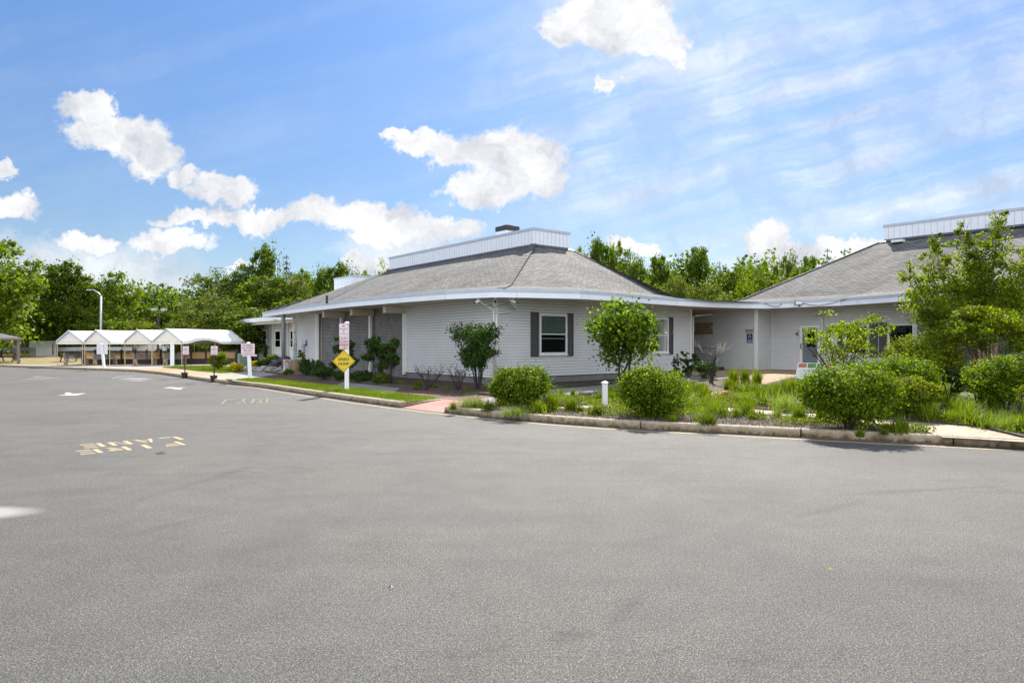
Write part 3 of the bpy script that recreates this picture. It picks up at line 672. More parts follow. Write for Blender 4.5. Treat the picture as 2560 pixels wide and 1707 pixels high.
# corner boards
def trimb(c, sz):
    mb = MB(); mb.box(c, sz, V); mb.build('corner_trim', MT['trim'], main, BL)
trimb(W(-.01,.055,1.92), (.05,.10,3.02)); trimb(W(.065,-.01,1.92), (.09,.05,3.02))
for t in (6.81, 17.0, 20.93): trimb(W(-.012, t, 1.92), (.06,.13,3.02))
trimb(W(12.10,-.012,1.92), (.13,.06,3.02))
# soffit (whole overhang and the open link)
sof = [(p.x, p.y) for p in EALL]+[W(18.6,-1.0)[:2], W(18,6)[:2], W(12,24)[:2], W(1.2,24.0)[:2]]
mb = MB(); mb.add([(x, y, ZS) for x, y in sof], [tuple(range(len(sof)))[::-1]], 0); mb.build('soffit', MT['soffit'], main, BL)
def fascia(root, line, L0, seam=3.0):
    a, b = MB(), MB(); sl = MB()
    l2 = inset([tuple(p) for p in line], .045)
    for i in range(len(line)-1):
        p, q = line[i], line[i+1]; pi, qi = l2[i], l2[i+1]
        a.hexa([(p.x,p.y,ZS-.015),(q.x,q.y,ZS-.015),(qi[0],qi[1],ZS-.015),(pi[0],pi[1],ZS-.015),(p.x,p.y,ZS+.195),(q.x,q.y,ZS+.195),(qi[0],qi[1],ZS+.195),(pi[0],pi[1],ZS+.195)])
    l3 = inset([tuple(p) for p in line], -.02)
    for i in range(len(line)-1):
        p, q = l3[i], l3[i+1]; pi, qi = l2[i], l2[i+1]
        b.hexa([(*p,ZS+.197),(*q,ZS+.197),(*qi,ZS+.197),(*pi,ZS+.197),(*p,ZE),(*q,ZE),(*qi,ZE),(*pi,ZE)])
    b.build('drip_edge', MT['gutter'], root, L0)
    d = 0; nxt = 1.5
    for i in range(len(line)-1):
        p, q = line[i], line[i+1]; ln = (q-p).length
        while nxt < d+ln:
            c = p+(q-p)*((nxt-d)/ln); t = (q-p).normalized()
            a.box((c.x, c.y, ZS+.09), (.018, .008, .20), t, 1); nxt += seam
        d += ln
    a.build('fascia', [MT['fascia'], MT['boxline']], root, L0)
fascia(main, EALL, BL)
# roof: eave -> low skirt -> roof box
T0 = Vector(W(4.8,3.39,6.33)); T2 = Vector(W(7.1,3.39,6.33)); T1 = Vector(W(4.8,17.4,6.33)); T3 = Vector(W(7.1,17.4,6.33)); B2 = Vector(W(5.6,24.4,5.95))
def loft(mb, eave, ta, tb, fr=.17, zs=.20, last=True):
    n = len(eave); cum = [0]
    for i in range(1, n): cum.append(cum[-1]+(eave[i]-eave[i-1]).length)
    bot = [Vector((p.x, p.y, ZE-.005)) for p in eave]; top = [ta.lerp(tb, c/cum[-1]) for c in cum]
    mid = []
    for b, t in zip(bot, top):
        m_ = b.lerp(t, fr); m_.z = ZE+zs; mid.append(m_)
    for i in range(n-1):
        mb.add([bot[i], bot[i+1], mid[i+1], mid[i]], [(0,1,2,3)])
        mb.add([mid[i], mid[i+1], top[i+1], top[i]], [(0,1,2,3)])
    return bot, mid, top
rf = MB()
loft(rf, EL[:3], B2, T1); loft(rf, EL[2:]+[ER[0]], T1, T0); loft(rf, ER[:6], T0, T2)
# the far sides that the street does not see
e_r = Vector((ER[5].x, ER[5].y, ZE)); e_b = Vector(W(12.5,23.9,ZE)); e_l = Vector((EL[0].x, EL[0].y, ZE))
rf.add([e_r, e_b, T3, T2], [(0,1,2,3)]); rf.add([e_l, B2, T1, T3, e_b], [(4,3,2,1,0)])
rf.add([Vector((ER[5].x,ER[5].y,ZE-.02)), Vector((ER[8].x,ER[8].y,ZE-.02)), Vector(W(18,-.8,ZE-.02)), Vector(W(18,6,ZE-.02)), Vector(W(9,6,ZE-.02))], [(0,1,2,3,4)])
roof = rf.build('roof', MT['shingle'], main, BL)
# hip caps
mb = MB(); h0 = Vector((ER[0].x, ER[0].y, ZE)); hm = h0.lerp(T0, .17); hm.z = ZE+.20
up_ = Vector((0,0,.03)); mb.bar(h0+up_*.3, hm+up_, .30, .03, 0); mb.bar(hm+up_, T0+up_, .30, .03, 0)
n = 26
for i in range(1, n):
    a = hm.lerp(T0, i/n)+Vector((0,0,.05)); b = hm.lerp(T0, (i+.12)/n)+Vector((0,0,.05)); mb.bar(a, b, .30, .012, 1)
mb.build('hip_cap', [MT['shingle'], MT['flash']], roof, BL)
mb = MB(); e5 = Vector((ER[5].x, ER[5].y, ZE)); m5 = e5.lerp(T2, .17); m5.z = ZE+.20
mb.bar(m5, T2, .12, .07, 0); mb.bar(e5, m5, .12, .05, 0); mb.build('hip_cap', MT['flash'], roof, BL)
mb = MB(); e2 = Vector((EL[2].x, EL[2].y, ZE)); m2 = e2.lerp(T1, .17); m2.z = ZE+.2; mb.bar(m2, T1, .10, .05, 0); mb.build('valley_line', MT['flash'], roof, BL)
def roof_box(root, L0, s0, s1, t0, t1, zb, zt, gr=.25):
    b = MB(); b.hexa([W(s0,t0,zb-.6),W(s1,t0,zb-.6),W(s1,t1,zb-.6),W(s0,t1,zb-.6),W(s0,t0,zt-.10),W(s1,t0,zt-.10),W(s1,t1,zt-.10),W(s0,t1,zt-.10)])
    o = b.build('roof_box', MT['box'], root, L0)
    g = MB(); t = t0+gr*.5
    while t < t1: g.box(W(s0-.003, t, (zb+zt)/2-.35), (.012,.016,zt-zb+.5), V); t += gr
    s = s0+gr*.5
    while s < s1: g.box(W(s, t0-.003, (zb+zt)/2-.35), (.016,.012,zt-zb+.5), V); s += gr
    g.build('panel_groove', MT['boxline'], o, L0)
    c = MB(); c.hexa([W(s0-.04,t0-.04,zt-.11),W(s1+.04,t0-.04,zt-.11),W(s1+.04,t1+.04,zt-.11),W(s0-.04,t1+.04,zt-.11),W(s0-.04,t0-.04,zt),W(s1+.04,t0-.04,zt),W(s1+.04,t1+.04,zt),W(s0-.04,t1+.04,zt)])
    c.build('coping', MT['gutter'], o, L0); return o
roof_box(main, BL, 4.8, 7.1, 3.39, 17.4, 6.33, 7.13)
mb = MB()
mb.add([Vector(W(4.78,3.37,6.36)), Vector(W(4.78,17.42,6.36)), T1.lerp(Vector((EL[2].x,EL[2].y,ZE)),.05)+Vector((0,0,.025)), T0.lerp(h0,.06)+Vector((0,0,.03))], [(0,1,2,3)])
mb.add([Vector(W(4.78,3.37,6.36)), Vector(W(7.12,3.37,6.36)), T2.lerp(e5,.06)+Vector((0,0,.03)), T0.lerp(h0,.06)+Vector((0,0,.03))], [(3,2,1,0)])
mb.build('box_flashing', MT['flash'], roof, BL)
mb = MB(); mb.box(W(7.3,8.55,7.1), (.85,.85,1.5), V); ch = mb.build('chimney', MT['box'], main, BL)
mb = MB(); mb.box(W(7.3,8.55,7.98), (.95,.95,.26), V); mb.build('chimney_cap', MT['dark'], ch, BL)
mb = MB(); mb.box(W(7.3,8.55,8.15), (.45,.45,.09), V); mb.build('chimney_crown', MT['conc'], ch, BL)
p = EV(795,771); mb = MB(); mb.tube([(p.x+.35,p.y+.3,ZE-.05),(p.x+.35,p.y+.3,ZE+.34)], .055, 10); mb.build('vent_pipe', MT['black'], main, BL)
# windows on the right-hand facade
Pc = (C0.x, C0.y)
k0, zt = onplane(1346.5, 786, Pc, V); k1, zb = onplane(1415.5, 885, Pc, V); _, zt = onplane(1380, 785, Pc, V); _, zb = onplane(1380, 886, Pc, V)
window(main, BL, Pc, V, NR, k0, k1, zb, zt, (.40,.34), label='white window with closed blind between charcoal shutters, nearer the building corner')
k2, _ = onplane(1619.5, 800, Pc, V); k3, _ = onplane(1668.8, 800, Pc, V)
window(main, BL, Pc, V, NR, k2, k3, zb, zt, (.34,.34), blind=False, label='white window behind the heart-leaved tree')
# downpipes
def pipe(root, pts, L0, r=.037, mat='trim', name='downpipe'):
    mb = MB(); mb.tube(pts, r, 8); return mb.build(name, MT[mat], root, L0, smooth=True)
e = EL[7]
pipe(main, [W(-.55,.25,ZS-.02), W(-.50,.22,ZS-.16), W(-.12,-.02,ZS-.42), W(-.10,-.04,ZS-.55), W(-.10,-.04,.25)], BL)
pipe(main, [W(.10,-.75,ZS-.02), W(.25,-.62,ZS-.10), W(.95,-.16,ZS-.36), W(.55,-.10,ZS-.50), W(.05,-.10,ZS-.55), W(-.02,-.10,ZS-.65), W(-.02,-.10,.25)], BL)
kk, _ = onplane(1729, 800, Pc, V)
pipe(main, [W(14.9,.4,ZS-.03), W(14.9,.3,ZS-.16), W(kk+.25,-.05,ZS-.34), W(kk,-.09,ZS-.40), W(kk,-.09,.3)], BL)
pipe(main, [W(-.75,19.2,ZS-.03), W(-.6,19.4,ZS-.18), W(-.1,20.35,ZS-.42), W(-.1,20.4,.25)], BL)
pipe(main, [W(-.6,22.7,ZS-.2), W(-.5,22.4,ZS-.26), W(-.12,20.62,ZS-.4), W(-.12,20.62,.25)], BL)
# entrance column
cx, cy = at(708.5, 39.4); mb = MB(); mb.tube([(cx,cy,.05),(cx,cy,ZS)], .115, 20); mb.build('column', MT['column'], main, BL, smooth=True)
mb = MB(); mb.lathe((cx,cy,.10), [(.16,0),(.16,.05),(.125,.11)]); mb.build('column_base', MT['concrete'], main, BL)
mb = MB(); k, z = onplane(762,870,Pc,U); mb.span(Pc, U, k-.14, k+.14, z-.25, z+.22, .02, .14, NL); mb.build('meter_box', MT['galv'], main, BL)
mb = MB(); mb.tube([W(-.08,k,z-.25), W(-.08,k,.3)], .02, 6); mb.build('conduit', MT['dark'], main, BL)

# far entrance wing, set back
WL = W(3.5, 30, .13)
wing = thing('entrance_wing', 'set-back entrance wing with light grey brick piers and flat white canopy roof', 'building', WL)
Pw = W(3.5, 0)[:2]
z0w = .0
mb = MB(); mb.span(Pw, U, 21.0, 39.45, z0w, ZS, -.25, 0, NL); mb.build('wall', MT['soffit'], wing, WL)
bays = [(638,651.5),(670.5,683.5),(713,721.5)]
for a, b in bays:
    ka, _ = onplane(a,800,Pw,U); kb, _ = onplane(b,800,Pw,U); mb = MB(); mb.span(Pw, U, kb, ka, z0w, ZS, .002, .10, NL); mb.build('brick_pier', MT['brick_l'], wing, WL)
    for q_ in (b+1.2,):
        kq, _ = onplane(q_,800,Pw,U); mb = MB(); mb.span(Pw, U, kq-.05, kq+.06, z0w, ZS-.1, .003, .14, NL); mb.build('post', MT['trim'], wing, WL)
for a, b in ((656.5,668.5),(688.5,704),(726.5,738)):
    ka, _ = onplane(a,800,Pw,U); kb, _ = onplane(b,800,Pw,U); kc = (ka+kb)/2; _, zt_ = onplane((a+b)/2,824.5,Pw,U); _, zb_ = onplane((a+b)/2,871,Pw,U)
    mb = MB(); mb.span(Pw, U, kb-.1, ka+.1, z0w, zb_-.06, .003, .03, NL); mb.build('sill_panel', MT['box'], wing, WL)
    window(wing, WL, Pw, U, NL, kb, ka, zb_, zt_, blind=False, split=.45, fw=.13)
mb = MB()
mb.hexa([W(2.0,23.9,ZS),W(12,23.9,ZS),W(12,40.6,ZS),W(2.0,40.6,ZS),W(2.0,23.9,ZE-.02),W(12,23.9,ZE-.02),W(12,40.6,ZE-.02),W(2.0,40.6,ZE-.02)])
mb.build('canopy_roof', MT['box'], wing, WL)
mb = MB(); mb.span(W(2.0,0)[:2], U, 23.9, 40.62, ZS-.01, ZE, .0, .04, NL); mb.build('fascia', MT['fascia'], wing, WL)
mb = MB(); mb.span(W(2.3,0)[:2], U, 24.2, 39.4, ZS-.22, ZS-.005, .0, .10, NL); mb.build('beam', MT['soffit'], wing, WL)
cx, cy = at(596, 57.2); mb = MB(); mb.tube([(cx,cy,.05),(cx,cy,ZS)], .14, 20); mb.build('column', MT['column'], wing, WL, smooth=True)
pipe(wing, [(cx+1.2,cy-.6,ZS-.06),(cx+1.8,cy-.5,ZS-.3),(cx+2.9,cy-.7,ZS-.75)], WL)
roof_box(wing, WL, 5.6, 9.5, 24.4, 27.6, 5.9, 6.62)

# ------------------------------------------------------------------ right-hand building with its link
Q2 = Vector((13.2,34.0)); Q1 = Q2-V*1.48; Q0 = Q1+U*6.5
nU = (-V.x,-V.y); nV = (-U.x,-U.y); RL = (Q2.x, Q2.y, .41)
rb = thing('office_building', 'grey sided office building on the right with large hipped roof behind the birch', 'building', RL)
mU = -U
mb = MB(); siding(mb, Q1, -mU, nU, .05, 6.5, .30, ZS); siding(mb, Q1, V, nV, .05, 1.48, .30, ZS)
kE, _ = onplane(2290, 800, Q2, mU)
siding(mb, Q2, mU, nU, 0, kE, .30, ZS); mb.build('wall', [MT['siding'], MT['gap']], rb, RL)
mb = MB(); mb.span(Q2, mU, kE, kE+9, .1, ZS, -.3, -.02, nU); mb.build('brick_wall', MT['brick'], rb, RL)
mb = MB(); mb.span(Q2, mU, -6.5, kE, .0, ZS-.02, -.5, -.17, nU); mb.build('wall_core', MT['room'], rb, RL)
mb = MB(); mb.box((Q1.x, Q1.y, 1.85), (.14,.14,3.15), V); mb.build('corner_trim', MT['trim'], rb, RL)
mb = MB(); mb.box((Q2.x-.02, Q2.y-.03, 1.85), (.06,.06,3.1), V); mb.build('corner_trim', MT['trim'], rb, RL)
mb = MB(); mb.span(Q2, mU, kE-.06, kE+.06, .3, ZS, .0, .04, nU); mb.build('corner_trim', MT['trim'], rb, RL)
ER2 = [EV(1910,770.6), EV(1985,767.6), EV(2100,763.2), EV(2180,758.0), EV(2287,750.4), EV(2400,741.5), EV(2560,728), EV(2760,711)]
fascia(rb, ER2, RL)
sof = [(p.x, p.y) for p in ER2]+[(22.0,20.0),(24,30),(14.5,36.5)]
mb = MB(); mb.add([(x, y, ZS-.002) for x, y in sof], [tuple(range(len(sof)))[::-1]], 0); mb.build('soffit', MT['soffit'], rb, RL)
Ra = Q2+V*4.8+mU*3.38; Rb = Ra+mU*19; zR = 7.0
RT0 = Vector((Ra.x, Ra.y, zR)); RT1 = Vector((Rb.x, Rb.y, zR))
rf = MB(); A0 = ER2[0]+U*2.7
b_, m_, t_ = loft(rf, ER2, RT0, RT1, .15, .22)
a0 = Vector((A0.x, A0.y, ZE+.0)); rf.add([a0, b_[0], m_[0]], [(0,1,2)]); am = a0.lerp(RT0, .15); am.z = ZE+.22
rf.add([a0, m_[0], am], [(0,1,2)]); rf.add([am, m_[0], RT0], [(0,1,2)])
rbk = Vector((a0.x+6, a0.y+14, ZE)); rf.add([a0, am, RT0, RT0+Vector((V.x*2.3,V.y*2.3,0)), rbk], [(0,1,2,3,4)])
rroof = rf.build('roof', MT['shingle'], rb, RL)
mb = MB(); mb.bar(a0, am, .12, .05); mb.bar(am, RT0, .12, .07); mb.build('hip_cap', MT['flash'], rroof, RL)
def box2():
    b = MB(); b.span(Ra, mU, 0, 19, zR-.8, zR+.66, 0, -2.3, nU); o = b.build('roof_box', MT['box'], rb, RL)
    g = MB(); k = .2
    while k < 19: g.span(Ra, mU, k, k+.02, zR-.5, zR+.65, 0, .006, nU); k += .28
    g.build('panel_groove', MT['boxline'], o, RL)
    c = MB(); c.span(Ra, mU, -.04, 19.04, zR+.66, zR+.78, .04, -2.34, nU); c.build('coping', MT['gutter'], o, RL)
box2()
mb = MB(); mb.add([(Ra.x,Ra.y,zR+.03),(Rb.x,Rb.y,zR+.03),RT1.lerp(t_[-1]*0+b_[-1],.05)+Vector((0,0,.03)),RT0.lerp(b_[0],.05)+Vector((0,0,.03))], [(0,1,2,3)]); mb.build('box_flashing', MT['flash'], rroof, RL)
for k_, kl in ((.9,'low white roof vent near the end of the long roof box'), (7.9,'low white roof vent beside the birch top')):
    q = (RT0+Vector((mU.x,mU.y,0))*k_).lerp(Vector((m_[3].x,m_[3].y,m_[3].z))+Vector((mU.x,mU.y,0))*(k_-3), .10); mb = MB(); mb.box((q.x, q.y, q.z+.10), (.50,.42,.12), mU); v_ = mb.build('roof_vent', MT['trim'], rb, RL); v_['label'] = kl
# door
P2 = (Q2.x, Q2.y)
ka, _ = onplane(2001,812,P2,mU); kb, _ = onplane(2052,812,P2,mU); _, ztd = onplane(2026,813,P2,mU)
dr = MB(); dr.span(P2, mU, ka, ka+.14, .3, ztd, .02, .09, nU); dr.span(P2, mU, kb-.12, kb, .3, ztd, .02, .09, nU); dr.span(P2, mU, ka+.14, kb-.12, ztd-.13, ztd, .02, .09, nU)
dro = dr.build('door', MT['trim'], rb, RL)
mb = MB(); mb.span(P2, mU, ka+.145, kb-.125, .3, ztd-.135, .022, .05, nU); mb.build('door_leaf', MT['door'], dro, RL)
mb = MB(); mb.span(P2, mU, ka+.36, kb-.2, 1.55, ztd-.3, .051, .058, nU); mb.build('pane', MT['glass'], dro, RL)
mb = MB(); mb.span(P2, mU, ka+.37, kb-.21, 1.56, ztd-.31, .0502, .0506, nU); mb.build('room_backing', MT['room'], dro, RL)
mb = MB(); mb.span(P2, mU, ka+.05, ka+.11, 1.45, 1.72, .09, .12, nU); mb.build('handle', MT['handle'], dro, RL)
def px2(px): return onplane(px,800,P2,mU)[0]
_, zt1 = onplane(2140,811,P2,mU); _, zb1 = onplane(2140,887,P2,mU)
window(rb, RL, P2, mU, nU, px2(2113.6), px2(2173.6), zb1, zt1, (.32,.34), blind=False, split=0, label='white framed window behind the small multi-stemmed tree')
window(rb, RL, P2, mU, nU, px2(2220.5), px2(2288), zb1, zt1, (.34,0), blind=False, split=0, label='white framed window beside the brick wall on the right')
pipe(rb, [(*(Q2+mU*px2(2100)-V*.7),ZS-.02), (*(Q2+mU*px2(2098)-V*.7),ZS-.14), (*(Q2+mU*px2(2043)-V*.45),ZS-.34), (*(Q2+mU*px2(2056)-V*.12),ZS-.50), (*(Q2+mU*px2(2058)-V*.10),ZS-.6), (*(Q2+mU*px2(2058)-V*.10),.35)], RL)

# ------------------------------------------------------------------ signs and fittings on the walls
def wall_sign(name, label, P, d, nrm, px0, px1, py0, py1, bg, lines, frame=None, cat='sign', symbol=None, off=.024):
    xm = (px0+px1)/2; k0, _ = onplane(px0, py0, P, d); k1, _ = onplane(px1, py0, P, d); _, zt = onplane(xm, py0, P, d); _, zb = onplane(xm, py1, P, d)
    if k0 > k1: k0, k1 = k1, k0
    kc = (k0+k1)/2; w = k1-k0; h = zt-zb; base = (P[0]+d[0]*kc+nrm[0]*off, P[1]+d[1]*kc+nrm[1]*off, zb)
    t = thing(name, label, cat, base)
    mb = MB(); mb.span(P, d, k0, k1, zb, zt, off, off+.008, nrm); mb.build('panel', MT[bg], t, base)
    xd = Vector((-nrm[1]*-1*-1, nrm[0], 0)); xd = Vector((-nrm[1], nrm[0], 0))   # reads left to right from outside
    up = Vector((0,0,1)); o = off+.0095
    def pt(fx, fz): return Vector((P[0]+d[0]*kc+nrm[0]*o, P[1]+d[1]*kc+nrm[1]*o, zb+h*fz))+xd*(fx*w)
    if lines:
        mb = MB(); mats = []
        for (s, fz, fw, fh, mt) in lines:
            if mt not in mats: mats.append(mt)
            text(mb, s, pt(0, fz), xd, up, w*fw, h*fh, mats.index(mt), bold=h*.006)
        mb.build('lettering', [MT[m_] for m_ in mats], t, base)
    if symbol: symbol(t, base, pt, xd, up, w, h)
    return t
def wheelchair(t, base, pt, xd, up, w, h, c=(0,.66), r=.20, mat='signw'):
    mb = MB(); o = pt(*c); rr = w*r; n = xd.cross(up)*.002
    arc = [o+xd*(math.cos(a)*rr)+up*(math.sin(a)*rr)+n for a in np.linspace(R(110), R(385), 14)]
    for a, b in zip(arc[:-1], arc[1:]): mb.bar(a, b, rr*.26, .002, 0, up=tuple(xd.cross(up)))
    pts = [(-.25,1.9),(-.15,.9),(.75,.9),(1.05,-.6),(1.35,-.5)]
    q = [o+xd*(x*rr)+up*(y*rr)+n for x, y in pts]
    for a, b in zip(q[:-1], q[1:]): mb.bar(a, b, rr*.3, .002, 0, up=tuple(xd.cross(up)))
    hd = o+xd*(-.28*rr)+up*(2.35*rr)+n; mb.tube([hd, hd+n*.6], rr*.34, 10)
    mb.build('symbol', MT[mat], t, base)
Pq = (Q1.x, Q1.y)
wall_sign('facilities_sign', 'tan board reading USE OF FACILITIES in the shaded breezeway', Pq, U, nU, 1738.5, 1783.5, 806.5, 836, 'tansign',
    [('USE OF FACILITIES',.86,.94,.17,'ltr'),('FOR RESIDENTS',.62,.78,.17,'ltr'),('AND GUESTS ONLY',.38,.94,.17,'ltr'),('BADGES MUST BE WORN',.14,.98,.17,'ltr')])
wall_sign('office_sign', 'small tan Main Office sign with an arrow above the blue sign', Pq, U, nU, 1864, 1884.5, 822.5, 832, 'tansign',
    [('Main Office',.70,.95,.42,'ltr'),('<------',.22,.7,.28,'ltr')])
wall_sign('accessible_entrance_sign', 'blue wheelchair sign on the beige wall under the Main Office sign', Pq, U, nU, 1868, 1882, 834, 857, 'blue',
    [('ACCESSIBLE',.32,.82,.07,'signw'),('ENTRANCE',.20,.7,.07,'signw'),('MAIN OFFICE',.08,.6,.07,'signw')], symbol=wheelchair)
wall_sign('notice', 'small orange-brown notice on the wall beside the grey door', P2, mU, nU, 1990, 1997, 831, 839, 'handle', [])
wall_sign('accessible_sign', 'blue wheelchair sign on the sunlit-side siding left of the brick bays', Pc, U, NL, 764.5, 769, 850.5, 865, 'blue', [], symbol=wheelchair)
wall_sign('accessible_plate', 'small faded plate under the blue wheelchair sign by the entrance', Pc, U, NL, 764.5, 769.5, 866, 872, 'signw', [('VAN',.5,.7,.5,'red')])
for i, (a, b, y0, y1, bg, ln, lb) in enumerate([
    (734,742,842,856,'signw',[('NOTICE',.7,.8,.2,'ltr'),('NO SMOKING',.4,.8,.14,'ltr')],'white notice, topmost on the entrance pilaster'),
    (733.5,742,857.5,868,'red',[('NOTICE',.5,.7,.3,'signw')],'dark red notice on the entrance pilaster'),
    (733.5,742,872,877,'blue',[],'narrow blue strip notice on the entrance pilaster'),
    (733.5,742,878,889,'signw',[('NO ENTRY',.5,.8,.2,'blue')],'white and blue notice, lowest on the entrance pilaster'),
    (750,757.5,846,871,'signw',[('NOTICE',.86,.8,.1,'ltr'),('PLEASE',.62,.8,.1,'red'),('NO PETS',.4,.8,.1,'red'),('NO SMOKING',.16,.8,.09,'red')],'tall white and red notice between the pilaster and the blue wheelchair sign'),
    (750,757.5,873,882,'signw',[('O',.5,.4,.6,'ltr')],'square white notice under the tall red and white one'),
    (736,740.5,828,833,'ltr',[],'small dark lamp plate high on the entrance pilaster')]):
    wall_sign('notice', lb, Pc, U, NL, a, b, y0, y1, bg, ln)

def camera_thing(pos, d, label, body='pvc'):
    t = thing('security_camera', label, 'camera', pos, 0, 'cameras under the roof corner')
    p = Vector(pos); d = Vector(d).normalized()
    mb = MB(); mb.tube([p, p+Vector((0,0,-.10))], .02, 8); mb.lathe(pos, [(.05,-.015),(.05,.0)]); mb.build('bracket', MT['pvc'], t, pos)
    a = p+Vector((0,0,-.13))-d*.09; mb = MB(); mb.bar(a, a+d*.19, .075, .07); mb.build('housing', MT[body], t, pos)
    mb = MB(); mb.tube([a+d*.241, a+d*.26], .035, 12); mb.build('lens', MT['black'], t, pos)
c1, c2, c3 = EL[7].lerp(C0, .45), EL[7].lerp(C0, .30), ER[0].lerp(C0, .40)
camera_thing((c1.x-.55, c1.y-.05, ZS-.002), (-.8,-.5,-.35), 'white camera under the roof corner, left one of the three')
camera_thing((c2.x+.12, c2.y-.05, ZS-.002), (.1,-1,-.3), 'dark-faced camera under the roof corner, middle one of the three', 'dark')
camera_thing((c3.x+.55, c3.y-.02, ZS-.002), (.9,-.4,-.35), 'white camera under the roof corner, right one of the three')
mb = MB(); mb.tube([(c1.x-.5,c1.y,ZS-.16),(c1.x-.35,c1.y,ZS-.32),(c1.x-.1,c1.y+.05,ZS-.28),(c2.x+.1,c2.y,ZS-.36),(c3.x+.4,c3.y,ZS-.2)], .008, 5)
tag(mb.build('camera_cable', MT['dark'], loc=(c2.x,c2.y,ZS-.3)), 'thin dark cable drooping between the cameras at the roof corner', 'cable')
kw, _ = onplane(736,787,Pc,U); pcam = W(-.55, 19.3, ZS-.002); camera_thing(pcam, (-.3,-1,-.5), 'small white camera under the eave above the entrance notices')
# flood light on the right fascia
e = EV(1993, 767.4); fl = (e.x-.0, e.y-.10, ZS+.20)
t = thing('flood_light', 'black framed flood light on the white fascia of the office building', 'light', fl)
mb = MB(); mb.bar((fl[0]-.19,fl[1]-.06,fl[2]-.02),(fl[0]+.19,fl[1]-.12,fl[2]-.02),.05,.19); mb.build('housing', MT['black'], t, fl)
mb = MB(); mb.bar((fl[0]-.16,fl[1]-.095,fl[2]-.02),(fl[0]+.16,fl[1]-.155,fl[2]-.02),.006,.15); mb.build('lens', MT['lampglass'], t, fl)
mb = MB(); mb.bar((fl[0]+.05,fl[1]+.05,fl[2]-.12),(fl[0]+.05,fl[1]-.05,fl[2]-.16),.04,.05); mb.build('bracket', MT['black'], t, fl)
def fpt(px, py): 
    k = 1; 
    for i in range(len(ER2)-1):
        a, b = ER2[i], ER2[i+1]; pa, pb = a.x/a.y*F+CX, b.x/b.y*F+CX
        if pa <= px <= pb:
            q = a.lerp(b, (px-pa)/(pb-pa)); return (q.x-.03, q.y-.04, zat(py, q.y-.04))
mb = MB(); mb.tube([fpt(x,y) for x,y in ((1913,757),(1925,764),(1940,766.5),(1950,764),(1956,758))], .012, 5)
tag(mb.build('cable_loop', MT['dark'], loc=fpt(1940,766)), 'dark cable drooping on the fascia left of the flood light', 'cable')
mb = MB(); mb.tube([fpt(x,y) for x,y in ((2005,757),(2025,762),(2050,763.5),(2080,758),(2108,750),(2118,748))], .012, 5)
tag(mb.build('cable_loop', MT['dark'], loc=fpt(2050,763)), 'dark cable drooping on the fascia right of the flood light', 'cable')
mb = MB(); mb.lathe((*W(10.0,28.0)[:2],2.5), [(.12,0),(.12,.1)]); 
k, z = onplane(649, 837, Pw, U); q = W(3.5, k); mb = MB(); b_ = (q[0]+NL[0]*.10, q[1]+NL[1]*.10, z); mb.tube([b_, (b_[0]+NL[0]*.1, b_[1]+NL[1]*.1, z)], .11, 14)
tag(mb.build('fire_bell', MT['red'], loc=b_), 'round dark red bell on the light brick pier', 'bell')

# ------------------------------------------------------------------ street furniture
def plate(mb, c, xd, w, h, r=.02, th=.006, mat=0):
    xd = Vector((*xd[:2], 0)).normalized(); up = Vector((0,0,1)); n = xd.cross(up); pts = []
    for sx, sz, a0 in ((1,-1,-90),(1,1,0),(-1,1,90),(-1,-1,180)):
        for k in range(4):
            a = R(a0+30*k); pts.append(Vector(c)+xd*(sx*(w/2-r)+math.cos(a)*r)+up*(sz*(h/2-r)+math.sin(a)*r))
    mb.prism([p+n*th for p in pts], -n*th, mat)
def sign_plate(t, base, c, xd, w, h, lines, bg='signw', border='pink', r=.02):
    xd = Vector((*xd[:2], 0)).normalized(); up = Vector((0,0,1)); n = xd.cross(up); c = Vector(c)
    mb = MB(); plate(mb, c, xd, w, h, r, .006, 0); o = mb.build('plate', MT[border], t, base)
    mb = MB(); plate(mb, c+n*.0065, xd, w-.03, h-.03, r*.8, .001, 0); mb.build('panel', MT[bg], o, base)
    mb = MB(); mats = []
    for (s, fz, fw, fh, mt) in lines:
        if mt not in mats: mats.append(mt)
        if s.startswith('#'):
            plate(mb, c+n*.008+up*h*(fz-.5), xd, w*fw, h*fh, .001, .001, mats.index(mt))
        else: text(mb, s, c+n*.0105+up*h*(fz-.5), xd, up, w*fw, h*fh, mats.index(mt), bold=h*.0045)
    mb.build('lettering', [MT[m_] for m_ in mats], o, base)
def square_post(t, base, x, y, z0, z1, w=.11, mat='pvc', tilt=(0,0)):
    mb = MB(); mb.bar((x,y,z0-.1),(x+tilt[0],y+tilt[1],z1), w, w, 0, up=(0,1,0)); o = mb.build('post', MT[mat], t, base, bevel=.008)
    mb = MB(); mb.lathe((x+tilt[0],y+tilt[1],z1), [(w*.72,0),(w*.72,.02),(w*.4,.045),(.005,.06)], 4 if False else 12); mb.build('post_cap', MT[mat], t, base, smooth=False)
